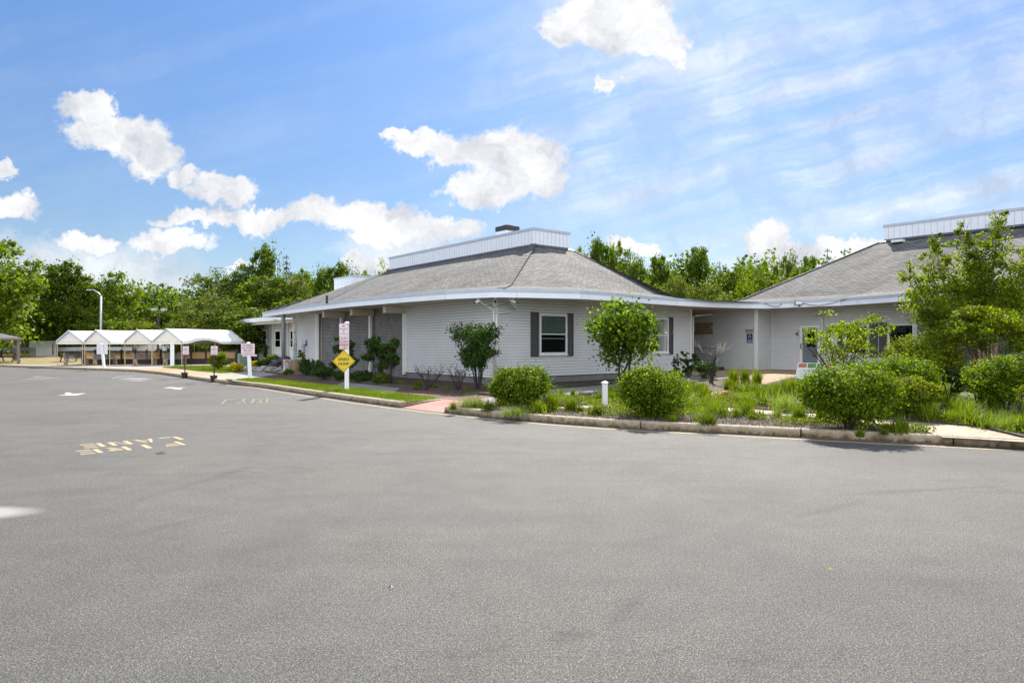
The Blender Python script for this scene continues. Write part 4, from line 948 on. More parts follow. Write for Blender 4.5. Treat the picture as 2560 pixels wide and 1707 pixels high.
# speed hump sign
b = G(867, 975.2); D_ = b[1]; t = thing('road_sign', 'white post with yellow SPEED HUMP diamond below two red and white plates', 'sign', b)
square_post(t, b, b[0], b[1], b[2], zat(808, D_), .125)
xd = Vector((1, .12, 0)).normalized(); nn = xd.cross(Vector((0,0,1))); off = nn*.075
def sp_(px, py): x, y = at(px, D_); return Vector((x, y, zat(py, D_)))+off
c = sp_(859.6,825); sign_plate(t, b, c, xd, .305, .45, [('NO',.80,.34,.15,'red'),('PARKING',.58,.80,.14,'pink'),('OR',.39,.28,.10,'red'),('STANDING',.20,.74,.10,'pink')])
c = sp_(860.4,857); sign_plate(t, b, c, xd, .305, .45, [('SLOW',.83,.72,.17,'red'),('DOWN',.60,.80,.17,'red'),('#',.36,.84,.21,'red'),('SPEED LIMIT',.36,.76,.13,'signw'),('5 MPH',.12,.66,.13,'red')])
c = sp_(860,902.5); hw = .385; up = Vector((0,0,1))
mb = MB(); mb.prism([c+xd*hw, c+up*hw, c-xd*hw, c-up*hw], nn*.005, 0); o = mb.build('diamond_plate', MT['yel'], t, b)
mb = MB()
for i, (p_, q_) in enumerate((((1,0),(0,1)),((0,1),(-1,0)),((-1,0),(0,-1)),((0,-1),(1,0)))):
    k = hw-.028; p3 = c+xd*p_[0]*k+up*p_[1]*k+nn*.0062; q3 = c+xd*q_[0]*k+up*q_[1]*k+nn*.0062; mb.bar(p3, q3, .012, .001, 0, up=tuple(nn))
for sz in (1,-1): mb.tube([c+up*.26*sz+nn*.005, c+up*.26*sz+nn*.012], .013, 8)
mb.build('border', MT['ltr'], o, b)
mb = MB(); text(mb, 'SPEED', c+nn*.008+up*.062, xd, up, .37, .088, 0, bold=.003); text(mb, 'HUMP', c+nn*.008-up*.095, xd, up, .34, .088, 0, bold=.003); mb.build('lettering', MT['ltr'], o, b)
# fire lane sign
b = G(623.5, 948); D_ = b[1]; t = thing('road_sign', 'white post carrying the wide NO PARKING NO STANDING FIRE LANE plate', 'sign', b)
square_post(t, b, b[0]+.04, b[1], b[2], zat(858, D_), .125, tilt=(-.09,0))
x, y = at(621.5, D_); c = Vector((x, y-.08, zat(872.5, D_)))
sign_plate(t, b, c, (1,.05), .60, .50, [('NO PARKING',.82,.76,.16,'red'),('NO STANDING',.60,.82,.16,'red'),('FIRE LANE',.38,.62,.16,'red'),('VIOLATORS WILL BE TOWED',.19,.82,.06,'red'),('AT OWNERS EXPENSE',.09,.62,.045,'pink')])
mb = MB(); mb.box((x+.03, y+.03, zat(888.5, D_)), (.62,.02,.08), (1,.1)); mb.build('back_plate', MT['signw'], t, b)
# two sign posts by the plaza
b = G(261, 920.5); t = thing('sign_post', 'slightly leaning white post seen with the blank backs of its two plates', 'sign', b); D_ = b[1]
square_post(t, b, b[0], b[1], b[2], zat(861, D_), .13, tilt=(-.17,0))
for px, yy in ((246,.05),(261,.0)):
    x, y = at(px+3.5, D_); mb = MB(); plate(mb, (x-.02, y+yy, zat(873, D_)), (1,.35 if px < 250 else -.3), .36, .62, .02); mb.build('plate', MT['signw'], t, b)
b = G(430.5, 916.3); D_ = b[1]; t = thing('sign_post', 'plain white post on the lawn edge in front of the fourth canopy', 'post', b); square_post(t, b, b[0], b[1], b[2], zat(858, D_), .19)
# potted signs
for k, (px, py, s0, s1, p0, lb) in enumerate([(461.3, 945.6, 865, 886.5, 931, 'left and farther NO PARKING plate on a black pole in a pot'), (534.3, 955, 864.5, 887, 938.5, 'right and nearer NO PARKING plate on a black pole in a pot')]):
    b = G(px, py, 0, True); D_ = b[1]; t = thing('potted_sign', lb, 'sign', b, 0, 'no parking signs standing in pots')
    h = zat(p0, D_); mb = MB(); mb.lathe(b, [(.115,0),(.15,h*.86),(.165,h*.87),(.165,h),(.14,h),(.13,h-.04)], 18); mb.build('pot', MT['pot'], t, b, smooth=False)
    mb = MB(); mb.tube([(b[0]+.02,b[1],.05),(b[0]+.02,b[1],zat(s0, D_)+.02)], .028, 8); mb.build('pole', MT['black'], t, b)
    x, y = at((px+5 if k == 0 else px+3)-2, D_); c = Vector((x+.03, y-.05, (zat(s0,D_)+zat(s1,D_))/2))
    sign_plate(t, b, c, (1,.03), .31, zat(s0,D_)-zat(s1,D_), [('NO',.80,.32,.15,'red'),('PARKING',.60,.80,.14,'red'),('EXCEPT',.40,.6,.07,'pink'),('STANDING',.28,.7,.07,'pink'),('BUS  TAXI',.12,.6,.07,'red')])
# bollard
b = G(1512, 1016); D_ = b[1]; t = thing('bollard', 'short white square bollard between the two round front shrubs', 'bollard', b)
square_post(t, b, b[0], b[1], b[2], zat(958, D_), .135)
# litter bin / gas-unit like tan cabinet by the entrance
b = G(742, 936.5); D_ = b[1]; t = thing('litter_bin', 'tan ribbed litter bin with grey lid beside the dark hedge', 'litter bin', b); w = .44
mb = MB(); mb.box((b[0],b[1],b[2]+.38), (w,w,.70), U); o = mb.build('body', MT['tansign'], t, b)
mb = MB()
for i in range(9):
    for zz in (.15,.33,.51,.66): 
        pass
for i in range(7):
    k = -w/2+w*(i+.5)/7
    for (dx, dy, dr_) in ((k,-w/2-.008,0),(k,w/2+.008,0)):
        p_ = Vector((b[0],b[1],0))+Vector((*U,0))*dx+Vector((-U.y,U.x,0))*dy; mb.box((p_.x,p_.y,b[2]+.38), (.03,.016,.68), U)
        p_ = Vector((b[0],b[1],0))+Vector((*U,0))*dy+Vector((-U.y,U.x,0))*dx; mb.box((p_.x,p_.y,b[2]+.38), (.016,.03,.68), U)
mb.build('rib', MT['court'], o, b)
mb = MB(); mb.box((b[0],b[1],b[2]+.76), (w+.06,w+.06,.07), U); mb.build('lid', MT['galv'], t, b, bevel=.01)
mb = MB(); mb.box((b[0],b[1],b[2]+.01), (w+.16,w+.16,.05), U); mb.build('base', MT['concrete'], t, b)
# garden information board
b = G(2012, 985); D_ = b[1]; t = thing('garden_board', 'tilted white information board with four small plant pictures behind the big front shrub', 'sign', b)
pp = [(1988,947,0),(2045,947,0),(2082,908,1),(1995.5,906.5,1)]; Q = []
for px, py, k in pp:
    dd = D_-.12+.30*k; x, y = at(px, dd); Q.append(Vector((x, y, zat(py, dd))))
Q[1] = Q[0]+(Q[2]-Q[3])*1.0
nb = (Q[1]-Q[0]).cross(Q[3]-Q[0]).normalized(); nb = nb if nb.z > 0 else -nb
mb = MB(); mb.prism(Q, -nb*.02, 0); mb.build('panel', MT['pvc'], t, b)
def bp(u_, v_, o=.002): return Q[0]+(Q[1]-Q[0])*u_+(Q[3]-Q[0])*v_+nb*o
for i, mt in enumerate(('photo2','photo1','photo1','photo3')):
    u0 = (.02,.29,.56,.78)[i]; u1 = (.26,.53,.75,.97)[i]; mb = MB(); mb.add([bp(u0,.70),bp(u1,.70),bp(u1,.96),bp(u0,.96)], [(0,1,2,3)]); mb.build('picture', MT[mt], t, b)
mb = MB(); mb.add([bp(.70,.36),bp(.97,.36),bp(.97,.60),bp(.70,.60)], [(0,1,2,3)]); mb.build('picture', MT['photo1'], t, b)
mb = MB()
for i in range(8): mb.add([bp(.05,.60-i*.062),bp(.63 if i < 4 else .9,.60-i*.062),bp(.63 if i < 4 else .9,.585-i*.062),bp(.05,.585-i*.062)], [(0,1,2,3)])
mb.build('text_lines', MT['galv'], t, b)
mb = MB(); cc = bp(.40,.4); mb.bar((cc.x,cc.y+.03,b[2]-.05),(cc.x,cc.y+.03,cc.z-.03),.09,.06); mb.build('leg', MT['dark'], t, b)
# low metal railing and gate in the breezeway
q0 = Vector(at(1733, 34.6)); q1 = Vector(at(1793, 33.2)); zb_ = .35; t = thing('gate', 'thin wire gate with a grey-green post in front of the breezeway wall', 'gate', (q0.x,q0.y,zb_))
mb = MB(); mb.bar((q0.x,q0.y,zb_+1.12),(q1.x,q1.y,zb_+1.12),.05,.05); mb.bar((q0.x,q0.y,zb_+.1),(q1.x,q1.y,zb_+.1),.03,.03)
for i in range(9):
    q = q0.lerp(q1, i/9); mb.bar((q.x,q.y,zb_+.1),(q.x,q.y,zb_+1.1),.012,.012)
for i in range(6): z = zb_+.25+i*.15; mb.bar((q0.x,q0.y,z),(q1.x,q1.y,z),.010,.010)
mb.build('gate_panel', MT['fwood'], t, (q0.x,q0.y,zb_))
mb = MB(); mb.tube([(q1.x,q1.y,zb_-.1),(q1.x,q1.y,zb_+1.15)], .035, 10); mb.build('gate_post', MT['galv'], t, (q0.x,q0.y,zb_))
x, y = at(1800, 33.0); mb = MB(); mb.box((x,y,.47), (.35,.25,.20), U); tag(mb.build('box', MT['dark'], loc=(x,y,.37)), 'small dark box on the ground by the breezeway gate post', 'box')

# ------------------------------------------------------------------ plaza: canopies, benches, fence
RV = Vector((2.1, 6.2)); CZ = 1.87
canopy_spec = [(141,206.7,172.5,854,48.5,'leftmost white canopy tent, beside the steel cabinet'),
    (209.6,274.6,240,854,48.5,'second white canopy tent from the left, with a long side roof'),
    (310,380,343,853,48.6,'third white canopy tent from the left'),
    (380,455,416.5,852.5,48.7,'fourth white canopy tent, the longest, with a sagging side edge'),
    (604.7,650,625.7,845,63.5,'small far white canopy tent seen between the grey column and the brick pier')]
def canopy(i, xl, xr, xa, ye, dep, lb):
    L0 = Vector(at(xl, dep)); R0 = Vector(at(xr, dep)); A = Vector(at(xa, dep)); ze = zat(ye, dep) if i == 4 else CZ
    zr = zat({0:826.8,1:825.2,2:824.2,3:821.6,4:829.8}[i], dep); g = .13
    rv = RV if i < 4 else RV*.6
    base = ((L0.x+R0.x)/2, L0.y+3, g); t = thing('canopy_tent', lb, 'canopy', base, 0, 'white canopy tents on the plaza')
    n = 10; mb = MB(); rows = []
    for k in range(n+1):
        f = k/n; o = rv*f; sag = .035*math.sin(f*math.pi*3)**2
        wav = 0
        if i == 3: wav = .30*max(0, math.sin((f-.06)*math.pi/.55))*(1 if f < .61 else 0)
        rows.append([Vector((L0.x+o.x-.03, L0.y+o.y, ze-.22)), Vector((L0.x+o.x, L0.y+o.y, ze)), Vector(((L0.x+A.x)/2+o.x, L0.y+o.y, (ze+zr)/2-sag)), Vector((A.x+o.x, A.y+o.y, zr)),
                     Vector(((R0.x+A.x)/2+o.x, R0.y+o.y, (ze+zr)/2-sag+wav*.3)), Vector((R0.x+o.x, R0.y+o.y, ze+wav)), Vector((R0.x+o.x+.03, R0.y+o.y, ze-.22+wav))])
    vs = [v for r_ in rows for v in r_]; m_ = 7
    fs = [(a*m_+b_, a*m_+b_+1, (a+1)*m_+b_+1, (a+1)*m_+b_) for a in range(n) for b_ in range(m_-1)]
    mb.add(vs, fs, 0); cv = mb.build('cover', MT['canopy'], t, base)
    for rr in (rows[0], rows[-1]):
        gm = MB(); dl = Vector((0, .05 if rr is rows[0] else -.05, 0))
        gm.add([rr[1]+dl, rr[3]+dl, rr[5]+dl, rr[6]+dl, rr[0]+dl], [(0,1,2,3,4)], 0); gm.build('gable', MT['canopyin'], cv, base)
    gm = MB(); r0 = rows[0]
    for a, b_ in ((1,3),(3,5)): gm.bar(r0[a]-Vector((0,.02,0)), r0[b_]-Vector((0,.02,0)), .05, .09)
    for k in range(2, n, 3):
        r_ = rows[k]; gm.bar(r_[3]+Vector((0,0,.012)), r_[5]+Vector((0,0,.012)), .035, .01)
    gm.build('hem', MT['gutter'], cv, base)
    ks = (0, .5, 1) if i < 4 else (0,)
    for f in ks:
        for S in (L0, R0):
            q = S+rv*f; inn = .04 if S is L0 else -.04
            mb = MB(); mb.tube([(q.x+inn, q.y+.05, g), (q.x+inn, q.y+.05, ze-.1), (q.x+inn*3, q.y+.05, ze+.02)], .026, 8); mb.lathe((q.x+inn,q.y+.05,g), [(.07,0),(.07,.02)], 8); mb.build('leg', MT['pole'], t, base, smooth=False)
    for f in ks:
        q = L0+rv*f; q2 = R0+rv*f; a = A+rv*f
        mb = MB(); mb.tube([(q.x+.06,q.y+.06,ze-.02),(a.x,a.y+.06,zr-.05),(q2.x-.06,q2.y+.06,ze-.02)], .02, 6); mb.tube([(q.x+.06,q.y+.06,ze-.04),(q2.x-.06,q2.y+.06,ze-.04)], .018, 6); mb.build('rafter', MT['pole'], t, base)
for i, sp3 in enumerate(canopy_spec): canopy(i, *sp3)

def bench0():
    t = thing('bench', '', 'bench', (0,0,0), 0, 'concrete and slat benches under the canopies')
    Lb = 1.35
    for y in (0, Lb):
        prof = [(-.02,0),(.14,0),(.17,.10),(.25,.20),(.33,.20),(.41,.10),(.44,0),(.58,0),(.56,.14),(.50,.27),(.56,.34),(.56,.42),(.14,.40),(.08,.62),(.00,.86),(-.12,.86),(-.08,.62),(.02,.38),(.0,.2)]
        mb = MB(); mb.prism([(px, y-.05, pz) for px, pz in prof], (0,.10,0), 0); mb.build('end_frame', MT['conc'], t, local=True, bevel=.012)
    for k in range(4):
        mb = MB(); mb.box((.17+k*.105, Lb/2, .435), (.09, Lb+.1, .035)); mb.build('seat_slat', MT['slat'], t, local=True)
    for k in range(3):
        z = .52+k*.115; x = .075-(z-.5)*.33+.035
        mb = MB(); mb.bar((x,-.05,z),(x,Lb+.05,z),.03,.085); mb.build('back_slat', MT['slat'], t, local=True)
    return t
bt = bench0(); bl = ['first bench from the left, under the leftmost canopy', 'second from the left, behind the leaning white post', 'third bench from the left, under the third canopy', 'fourth bench from the left, behind the plain white post']
for i, px in enumerate((161, 234, 334, 409)):
    o = bt if i == 0 else copy_tree(bt); x, y = at(px, 48.9 if i else 49.4); o.location = (x, y, .135); o.rotation_euler = (0,0,R(-38)); o['label'] = 'brown concrete bench with grey slats, '+bl[i]
# dark benches / rail behind the first
def picnic(loc, rz, lb):
    t = thing('picnic_table', lb, 'table', loc, rz)
    for k in range(5): mb = MB(); mb.box((0,-.3+k*.15,.74), (1.7,.13,.04)); mb.build('table_slat', MT['fwood'], t, local=True)
    for s in (-1,1): mb = MB(); mb.box((0,s*.62,.44), (1.7,.26,.04)); mb.build('seat', MT['fwood'], t, local=True)
    for s in (-1,1):
        mb = MB(); mb.bar((s*.6,-.62,0),(s*.6,-.15,.72),.05,.09); mb.bar((s*.6,.62,0),(s*.6,.15,.72),.05,.09); mb.bar((s*.6,-.7,.40),(s*.6,.7,.40),.05,.09); mb.build('leg_frame', MT['fwood'], t, local=True)
picnic((*at(20,54.5), .18), R(10), 'low dark picnic table under the timber pavilion')
picnic((*at(180,55.5), .2), R(5), 'dark picnic table beyond the leftmost bench')
# lattice fence
fy = 51.2; xs_ = [207,238,270,304,338,367,402,440,478,515,553,590]
t = thing('lattice_fence', 'low dark brown fence with tan lattice panels behind the benches', 'fence', (*at(400,fy),.13)); base = (*at(400,fy),.13)
ztop, zmid = zat(877.5,fy), zat(896.5,fy)
for px in xs_:
    x, y = at(px, fy); mb = MB(); mb.box((x,y,(ztop+.08)/2+.05), (.13,.13,ztop+.04)); mb.build('post', MT['fwood'], t, base)
for a, b_ in zip(xs_[:-1], xs_[1:]):
    x0, x1 = at(a,fy)[0]+.07, at(b_,fy)[0]-.07
    mb = MB(); mb.box(((x0+x1)/2,fy,ztop-.03),(x1-x0,.09,.07)); mb.build('rail', MT['fwood'], t, base)
    mb = MB(); mb.box(((x0+x1)/2,fy,(zmid+.13)/2),(x1-x0,.06,zmid-.13)); mb.build('kick_board', MT['fwood'], t, base)
    mb = MB(); H = ztop-.08-zmid-.02; W_ = x1-x0; s = .115; k = -H
    while k < W_:
        for sg in (1,-1):
            aa, bb = max(0,k), min(W_,k+H)
            if bb-aa > .02:
                za, zb2 = (aa-k, bb-k) if sg > 0 else (H-(aa-k), H-(bb-k)); mb.bar((x0+aa,fy-.012*sg,zmid+.02+za),(x0+bb,fy-.012*sg,zmid+.02+zb2),.012,.036,0,up=(0,1,0) if False else (0,0,1))
        k += s
    mb.build('lattice_panel', MT['lattice'], t, base)
t = thing('lattice_fence', 'farther piece of lattice fence behind the dark fence, left of the grey column', 'fence', (*at(600,60),.13)); base = (*at(600,60),.13); fz = 60
x0, x1 = at(563,fz)[0], at(612,fz)[0]; zt_, zb_ = zat(868,fz), zat(878,fz)
mb = MB(); mb.box(((x0+x1)/2,fz,zt_),(x1-x0,.09,.06)); mb.box(((x0+x1)/2,fz,zb_-.3),(x1-x0,.05,.6)); mb.build('rail', MT['fwood'], t, base)
mb = MB(); k = 0
while k < x1-x0-.35: mb.bar((x0+k,fz-.03,zb_),(x0+k+.33,fz-.03,zt_),.012,.035); mb.bar((x0+k+.33,fz-.05,zb_),(x0+k,fz-.05,zt_),.012,.035); k += .11
mb.build('lattice_panel', MT['lattice'], t, base)
# steel cabinet
cz = .45; p0 = Vector(at(90.5,62)); p1 = Vector(at(141,62.3)); p2 = Vector(at(73,63.6)); 
t = thing('steel_cabinet', 'large brushed steel utility cabinet at the left behind the plaza', 'cabinet', (p0.x,p0.y,cz)); base = (p0.x,p0.y,cz); dv = p2-p0; zt_ = zat(852,62)
mb = MB(); mb.hexa([(p0.x,p0.y,cz),(p1.x,p1.y,cz),(p1.x+dv.x,p1.y+dv.y,cz),(p2.x,p2.y,cz),(p0.x,p0.y,zt_),(p1.x,p1.y,zt_),(p1.x+dv.x,p1.y+dv.y,zt_),(p2.x,p2.y,zt_)]); mb.build('body', MT['steel'], t, base, bevel=.02)
mb = MB(); mb.box(((p0.x+p1.x)/2,p0.y-.02,cz+.75),(p1.x-p0.x-.5,.02,1.15),(p1-p0)); o = mb.build('door', MT['steel'], t, base)
mb = MB(); mb.box(((p0.x+p1.x)/2+.1,p0.y-.045,cz+1.0),(.08,.03,.08),(p1-p0)); mb.build('handle', MT['galv'], o, base)
mb = MB(); mb.box(((p0.x+p1.x)/2,p0.y+.6,cz-.06),(p1.x-p0.x+.8,2.2,.14),(p1-p0)); mb.build('plinth', MT['concrete'], t, base)
# timber pavilion
t = thing('pavilion', 'weathered timber pavilion with grey metal roof at the far left edge', 'shelter', (*at(-60,52),.13)); base = (*at(-60,52),.13)
ez = zat(847,52); pr_ = Vector(at(46,52)); xx, _ = at(6,52)
def PV(a, b): q = pr_-V*a+U*b; return (q.x, q.y)
cs = [PV(6.3,-.3), PV(-.3,-.3), PV(-.3,5.8), PV(6.3,5.8)]; ap = (*PV(3,2.75), ez+.95)
mb = MB(); mb.add([(*c,ez+.06) for c in cs]+[ap], [(0,1,4),(1,2,4),(2,3,4),(3,0,4)]); mb.add([(*c,ez+.05) for c in cs], [(3,2,1,0)]); mb.build('roof', MT['pavroof'], t, base)
mb = MB()
for a, b_ in zip(cs, cs[1:]+cs[:1]): mb.bar((*a,ez-.02),(*b_,ez-.02),.06,.14)
mb.build('roof_edge', MT['pavwood'], t, base)
for p_ in (PV(0,0), PV(0,5.4), PV(6,0), PV(6,5.4), PV(2.0,.05)):
    mb = MB(); mb.box((*p_,ez/2),(.2,.2,ez-.1),V); mb.build('post', MT['pavwood'], t, base)
mb = MB(); a_ = PV(.1,0); b_ = PV(.8,0); mb.bar((*a_,ez-.7),(*b_,ez-.08),.1,.1); mb.build('brace', MT['pavwood'], t, base)
mb = MB(); a_ = PV(0,.1); b_ = PV(0,.8); mb.bar((*a_,ez-.7),(*b_,ez-.08),.1,.1); mb.build('brace', MT['pavwood'], t, base)
q_ = PV(2.0,-.1); xx = q_[0]
mb = MB(); mb.box((xx,q_[1],zat(859,50.5)),(.26,.02,.34)); b_ = (xx,q_[1],zat(865,50.5)); tag(mb.build('notice', MT['red'], loc=b_), 'small red notice on the left pavilion post', 'sign')
# guard rails
def guard(pts, lb, posts=True):
    base = (*pts[0], zg(*pts[0])); t = thing('guard_rail', lb, 'barrier', base)
    mb = MB()
    for a, b_ in zip(pts[:-1], pts[1:]):
        za, zb2 = zg(*a)+.62, zg(*b_)+.62
        for dz in (-.11,.11): mb.bar((*a,za+dz),(*b_,zb2+dz),.05,.13)
        mb.bar((a[0],a[1]+.04,za),(b_[0],b_[1]+.04,zb2),.02,.14)
    mb.build('rail', MT['galv'], t, base)
    for a in pts: mb = MB(); mb.box((a[0],a[1]+.13,zg(*a)+.33),(.12,.18,.8)); mb.build('post', MT['fwood'], t, base)
guard([at(-60,60),at(0,62),at(40,64),at(76,66)], 'grey steel guard rail behind the pavilion')
guard([at(145,64),at(190,64.5),at(235,65),at(280,65.5),at(330,66)], 'long grey steel guard rail behind the canopies')
# lamps
x, y = at(252, 60); t = thing('street_lamp', 'tall grey street lamp with a curved arm above the left canopies', 'street lamp', (x,y,.2)); base = (x,y,.2)
mb = MB(); mb.tube([(x,y,.1),(x,y,zat(740,60))], [.11,.075], 12); mb.build('pole', MT['galv'], t, base, smooth=True)
mb = MB(); pts = [at(a,60)+(zat(c,60),) for a, c in ((252,740),(249,735),(243,730),(236,726),(229,724.5))]; mb.tube(pts, .05, 8); mb.build('arm', MT['galv'], t, base, smooth=True)
xh, _ = at(223,60); mb = MB(); mb.box((xh,60,zat(725,60)),(.42,.22,.10)); mb.build('lamp_head', MT['galv'], t, base, bevel=.03)
x, y = at(395, 62); t = thing('street_lamp', 'brown pole lamp with two box heads against the dark trees', 'street lamp', (x,y,.2)); base = (x,y,.2)
mb = MB(); mb.tube([(x,y,.1),(x,y,zat(784,62))], .10, 10); mb.build('pole', MT['fwood'], t, base)
for a, c, lbm in ((386,773,1),(410,774,-1)):
    xh, _ = at(a,62); mb = MB(); mb.tube([(x,62,zat(785,62)),(xh,62,zat(783,62)),(xh,62,zat(777,62))], .03, 6); mb.build('arm', MT['fwood'], t, base)
    mb = MB(); mb.box((xh,62,zat(c,62)),(.42,.42,.16)); h_ = mb.build('lamp_head', MT['galv'], t, base, bevel=.02); mb = MB(); mb.box((xh,62,zat(c,62)-.1),(.36,.36,.05)); mb.build('lens', MT['lampglass'], h_, base)
# small house beyond
hx, hy = at(383, 84); base = (hx,hy,.3); t = thing('house', 'small distant house with grey roof below the brown lamp', 'building', base)
mb = MB(); mb.box((hx,hy,1.7),(5.2,5,3)); mb.build('wall', MT['siding'], t, base)
zz = zat(816,81); mb = MB(); mb.add([(hx-3,hy-2.8,2.95),(hx+3,hy-2.8,2.95),(hx+3,hy+2.8,2.95),(hx-3,hy+2.8,2.95),(hx-1,hy,zz+.1),(hx+1,hy,zz+.1)], [(0,1,5,4),(1,2,5),(2,3,4,5),(3,0,4),(3,2,1,0)]); mb.build('roof', MT['pavroof'], t, base)
# parked car seen through the posts
def car(px0, px1, dep, lb, mt='carw'):
    x0, x1 = at(px0,dep)[0], at(px1,dep)[0]; L_ = 4.4; xc = (x0+x1)/2; g = zg(xc,dep); base = (xc,dep,g); t = thing('parked_car', lb, 'car', base)
    pr = [(-2.2,.35),(-2.2,.75),(-1.9,.92),(-1.2,1.0),(-.6,1.42),(.7,1.45),(1.35,1.02),(2.05,.88),(2.2,.65),(2.2,.35)]
    mb = MB(); mb.prism([(xc+a, dep-.85, g+c) for a, c in pr], (0,1.7,0)); mb.build('body', MT[mt], t, base, bevel=.05)
    gl = [(-1.05,1.02),(-.58,1.36),(.66,1.39),(1.2,1.04)]; mb = MB(); mb.prism([(xc+a, dep-.862, g+c) for a, c in gl], (0,.01,0)); mb.build('side_window', MT['black'], t, base)
    for a in (-1.35,1.35):
        mb = MB(); mb.tube([(xc+a,dep-.9,g+.33),(xc+a,dep-.66,g+.33)], .33, 18); w_ = mb.build('wheel', MT['black'], t, base); mb = MB(); mb.tube([(xc+a,dep-.915,g+.33),(xc+a,dep-.9,g+.33)], .19, 12); mb.build('rim', MT['galv'], w_, base)
car(330, 420, 69, 'white car parked beyond the third canopy')
car(250, 330, 72, 'dark car parked beyond the guard rail', 'dark')
# planter with red flowers by the entrance
b = (*at(722, 37.0), .12); t = thing('planter', 'grey planter with red flowers and dark spiky leaves by the entrance column', 'planter', b)
mb = MB(); mb.lathe(b, [(.16,0),(.22,.38),(.24,.40),(.24,.45),(.20,.45)], 16); mb.build('pot', MT['galv'], t, b)
planter_root = t; planter_b = b
x, y = at(717, 37.4); mb = MB(); mb.box((x,y,.45),(.10,.35,.75),U); mb.box((x+.17,y-.2,.28),(.30,.35,.34),U); tag(mb.build('white_chair', MT['pvc'], loc=(x,y,.1)), 'white plastic chair partly hidden behind the entrance column', 'chair')
x, y = at(606, 47.0); mb = MB(); mb.box((x,y,.55),(.55,.5,.9),U); tag(mb.build('utility_box', M('green_utility_box', (.16,.24,.18), .6), loc=(x,y,.1)), 'pale green utility box behind the fire lane sign post', 'utility box')

# ------------------------------------------------------------------ vegetation
RNG = np.random.default_rng(7)
def mesh_from(name, v, f, mats, mi=None):
    """v (n,3), f (m,4) quads"""
    me = bpy.data.meshes.new(name); n, m = len(v), len(f); k = f.shape[1]
    me.vertices.add(n); me.vertices.foreach_set('co', v.astype(np.float32).ravel())
    me.loops.add(m*k); me.loops.foreach_set('vertex_index', f.astype(np.int32).ravel())
    me.polygons.add(m); me.polygons.foreach_set('loop_start', (np.arange(m)*k).astype(np.int32)); me.polygons.foreach_set('loop_total', np.full(m, k, np.int32))
    for q in mats: me.materials.append(q)
    if mi is not None: me.polygons.foreach_set('material_index', mi.astype(np.int32))
    me.update(calc_edges=True); return me
def leaf_quads(c, size, rng, up=.5, aspect=.55, out=None):
    n = len(c); nr = rng.normal(size=(n,3)); 
    if out is not None: nr = nr+out*1.0
    nr[:,2] = nr[:,2]*(1-up*.5)+up; nr /= np.linalg.norm(nr, axis=1)[:,None]+1e-9
    a = np.cross(nr, rng.normal(size=(n,3))); a /= np.linalg.norm(a, axis=1)[:,None]+1e-9; b = np.cross(nr, a)
    s = size*rng.uniform(.6,1.25,n)[:,None]; A = a*s*.5; B = b*s*.5*aspect
    v = np.stack([c-A, c+B-A*.1, c+A, c-B-A*.1], 1).reshape(-1,3); f = np.arange(4*n).reshape(n,4); return v, f
def crown_pts(blobs, n, rng, clumps=40, cr=.16, shell=.55, zmin=None):
    vol = np.array([b[3]*b[4]*b[5] for b in blobs])**.67; vol /= vol.sum(); pts = []; outs = []
    for b, w in zip(blobs, vol):
        nc = max(3, int(clumps*w*len(blobs)**.0)); nn_ = int(n*w)
        d = rng.normal(size=(nc,3)); d /= np.linalg.norm(d,axis=1)[:,None]; r = rng.uniform(shell,1.0,nc)[:,None]
        cc = d*r; k = rng.integers(0,nc,nn_); sz = rng.uniform(.6,1.4,nc)[k][:,None]
        off = rng.normal(size=(nn_,3))*cr*sz; p = cc[k]+off
        q = np.array(b[:3])+p*np.array(b[3:6]); pts.append(q); o = p/(np.linalg.norm(p,axis=1)[:,None]+1e-6); outs.append(o)
    P_ = np.concatenate(pts); O = np.concatenate(outs)
    if zmin is not None: m = P_[:,2] > zmin; P_, O = P_[m], O[m]
    return P_, O
def obj_from_mesh(name, me, parent=None, loc=(0,0,0), scale=(1,1,1), rz=0):
    o = bpy.data.objects.new(name, me); C.objects.link(o); o.location = loc; o.scale = scale; o.rotation_euler = (0,0,rz)
    if parent: o.parent = parent
    return o
def limbs(h, rng, r0=.03, n=7, z0=.28, spread=.25, mat=None, top=.9, lean=0):
    mb = MB(); pts = [(0,0,-.02),(lean*.3+.01,.005,h*.25),(lean*.6,0,h*.5),(lean,.0,h*top)]; mb.tube(pts, [r0,r0*.8,r0*.55,r0*.12], 8)
    for i in range(n):
        z = h*(z0+(top-z0-.1)*i/n); a = rng.uniform(0,6.28); l = spread*rng.uniform(.6,1.1)*(1-.4*i/n); u_ = rng.uniform(.5,1.1)*l
        p = [(lean*z/h,0,z),(lean*z/h+math.cos(a)*l*.5,math.sin(a)*l*.5,z+u_*.6),(lean*z/h+math.cos(a)*l,math.sin(a)*l,z+u_*1.1)]; mb.tube(p, [r0*.42,r0*.25,r0*.08], 5)
    return mb
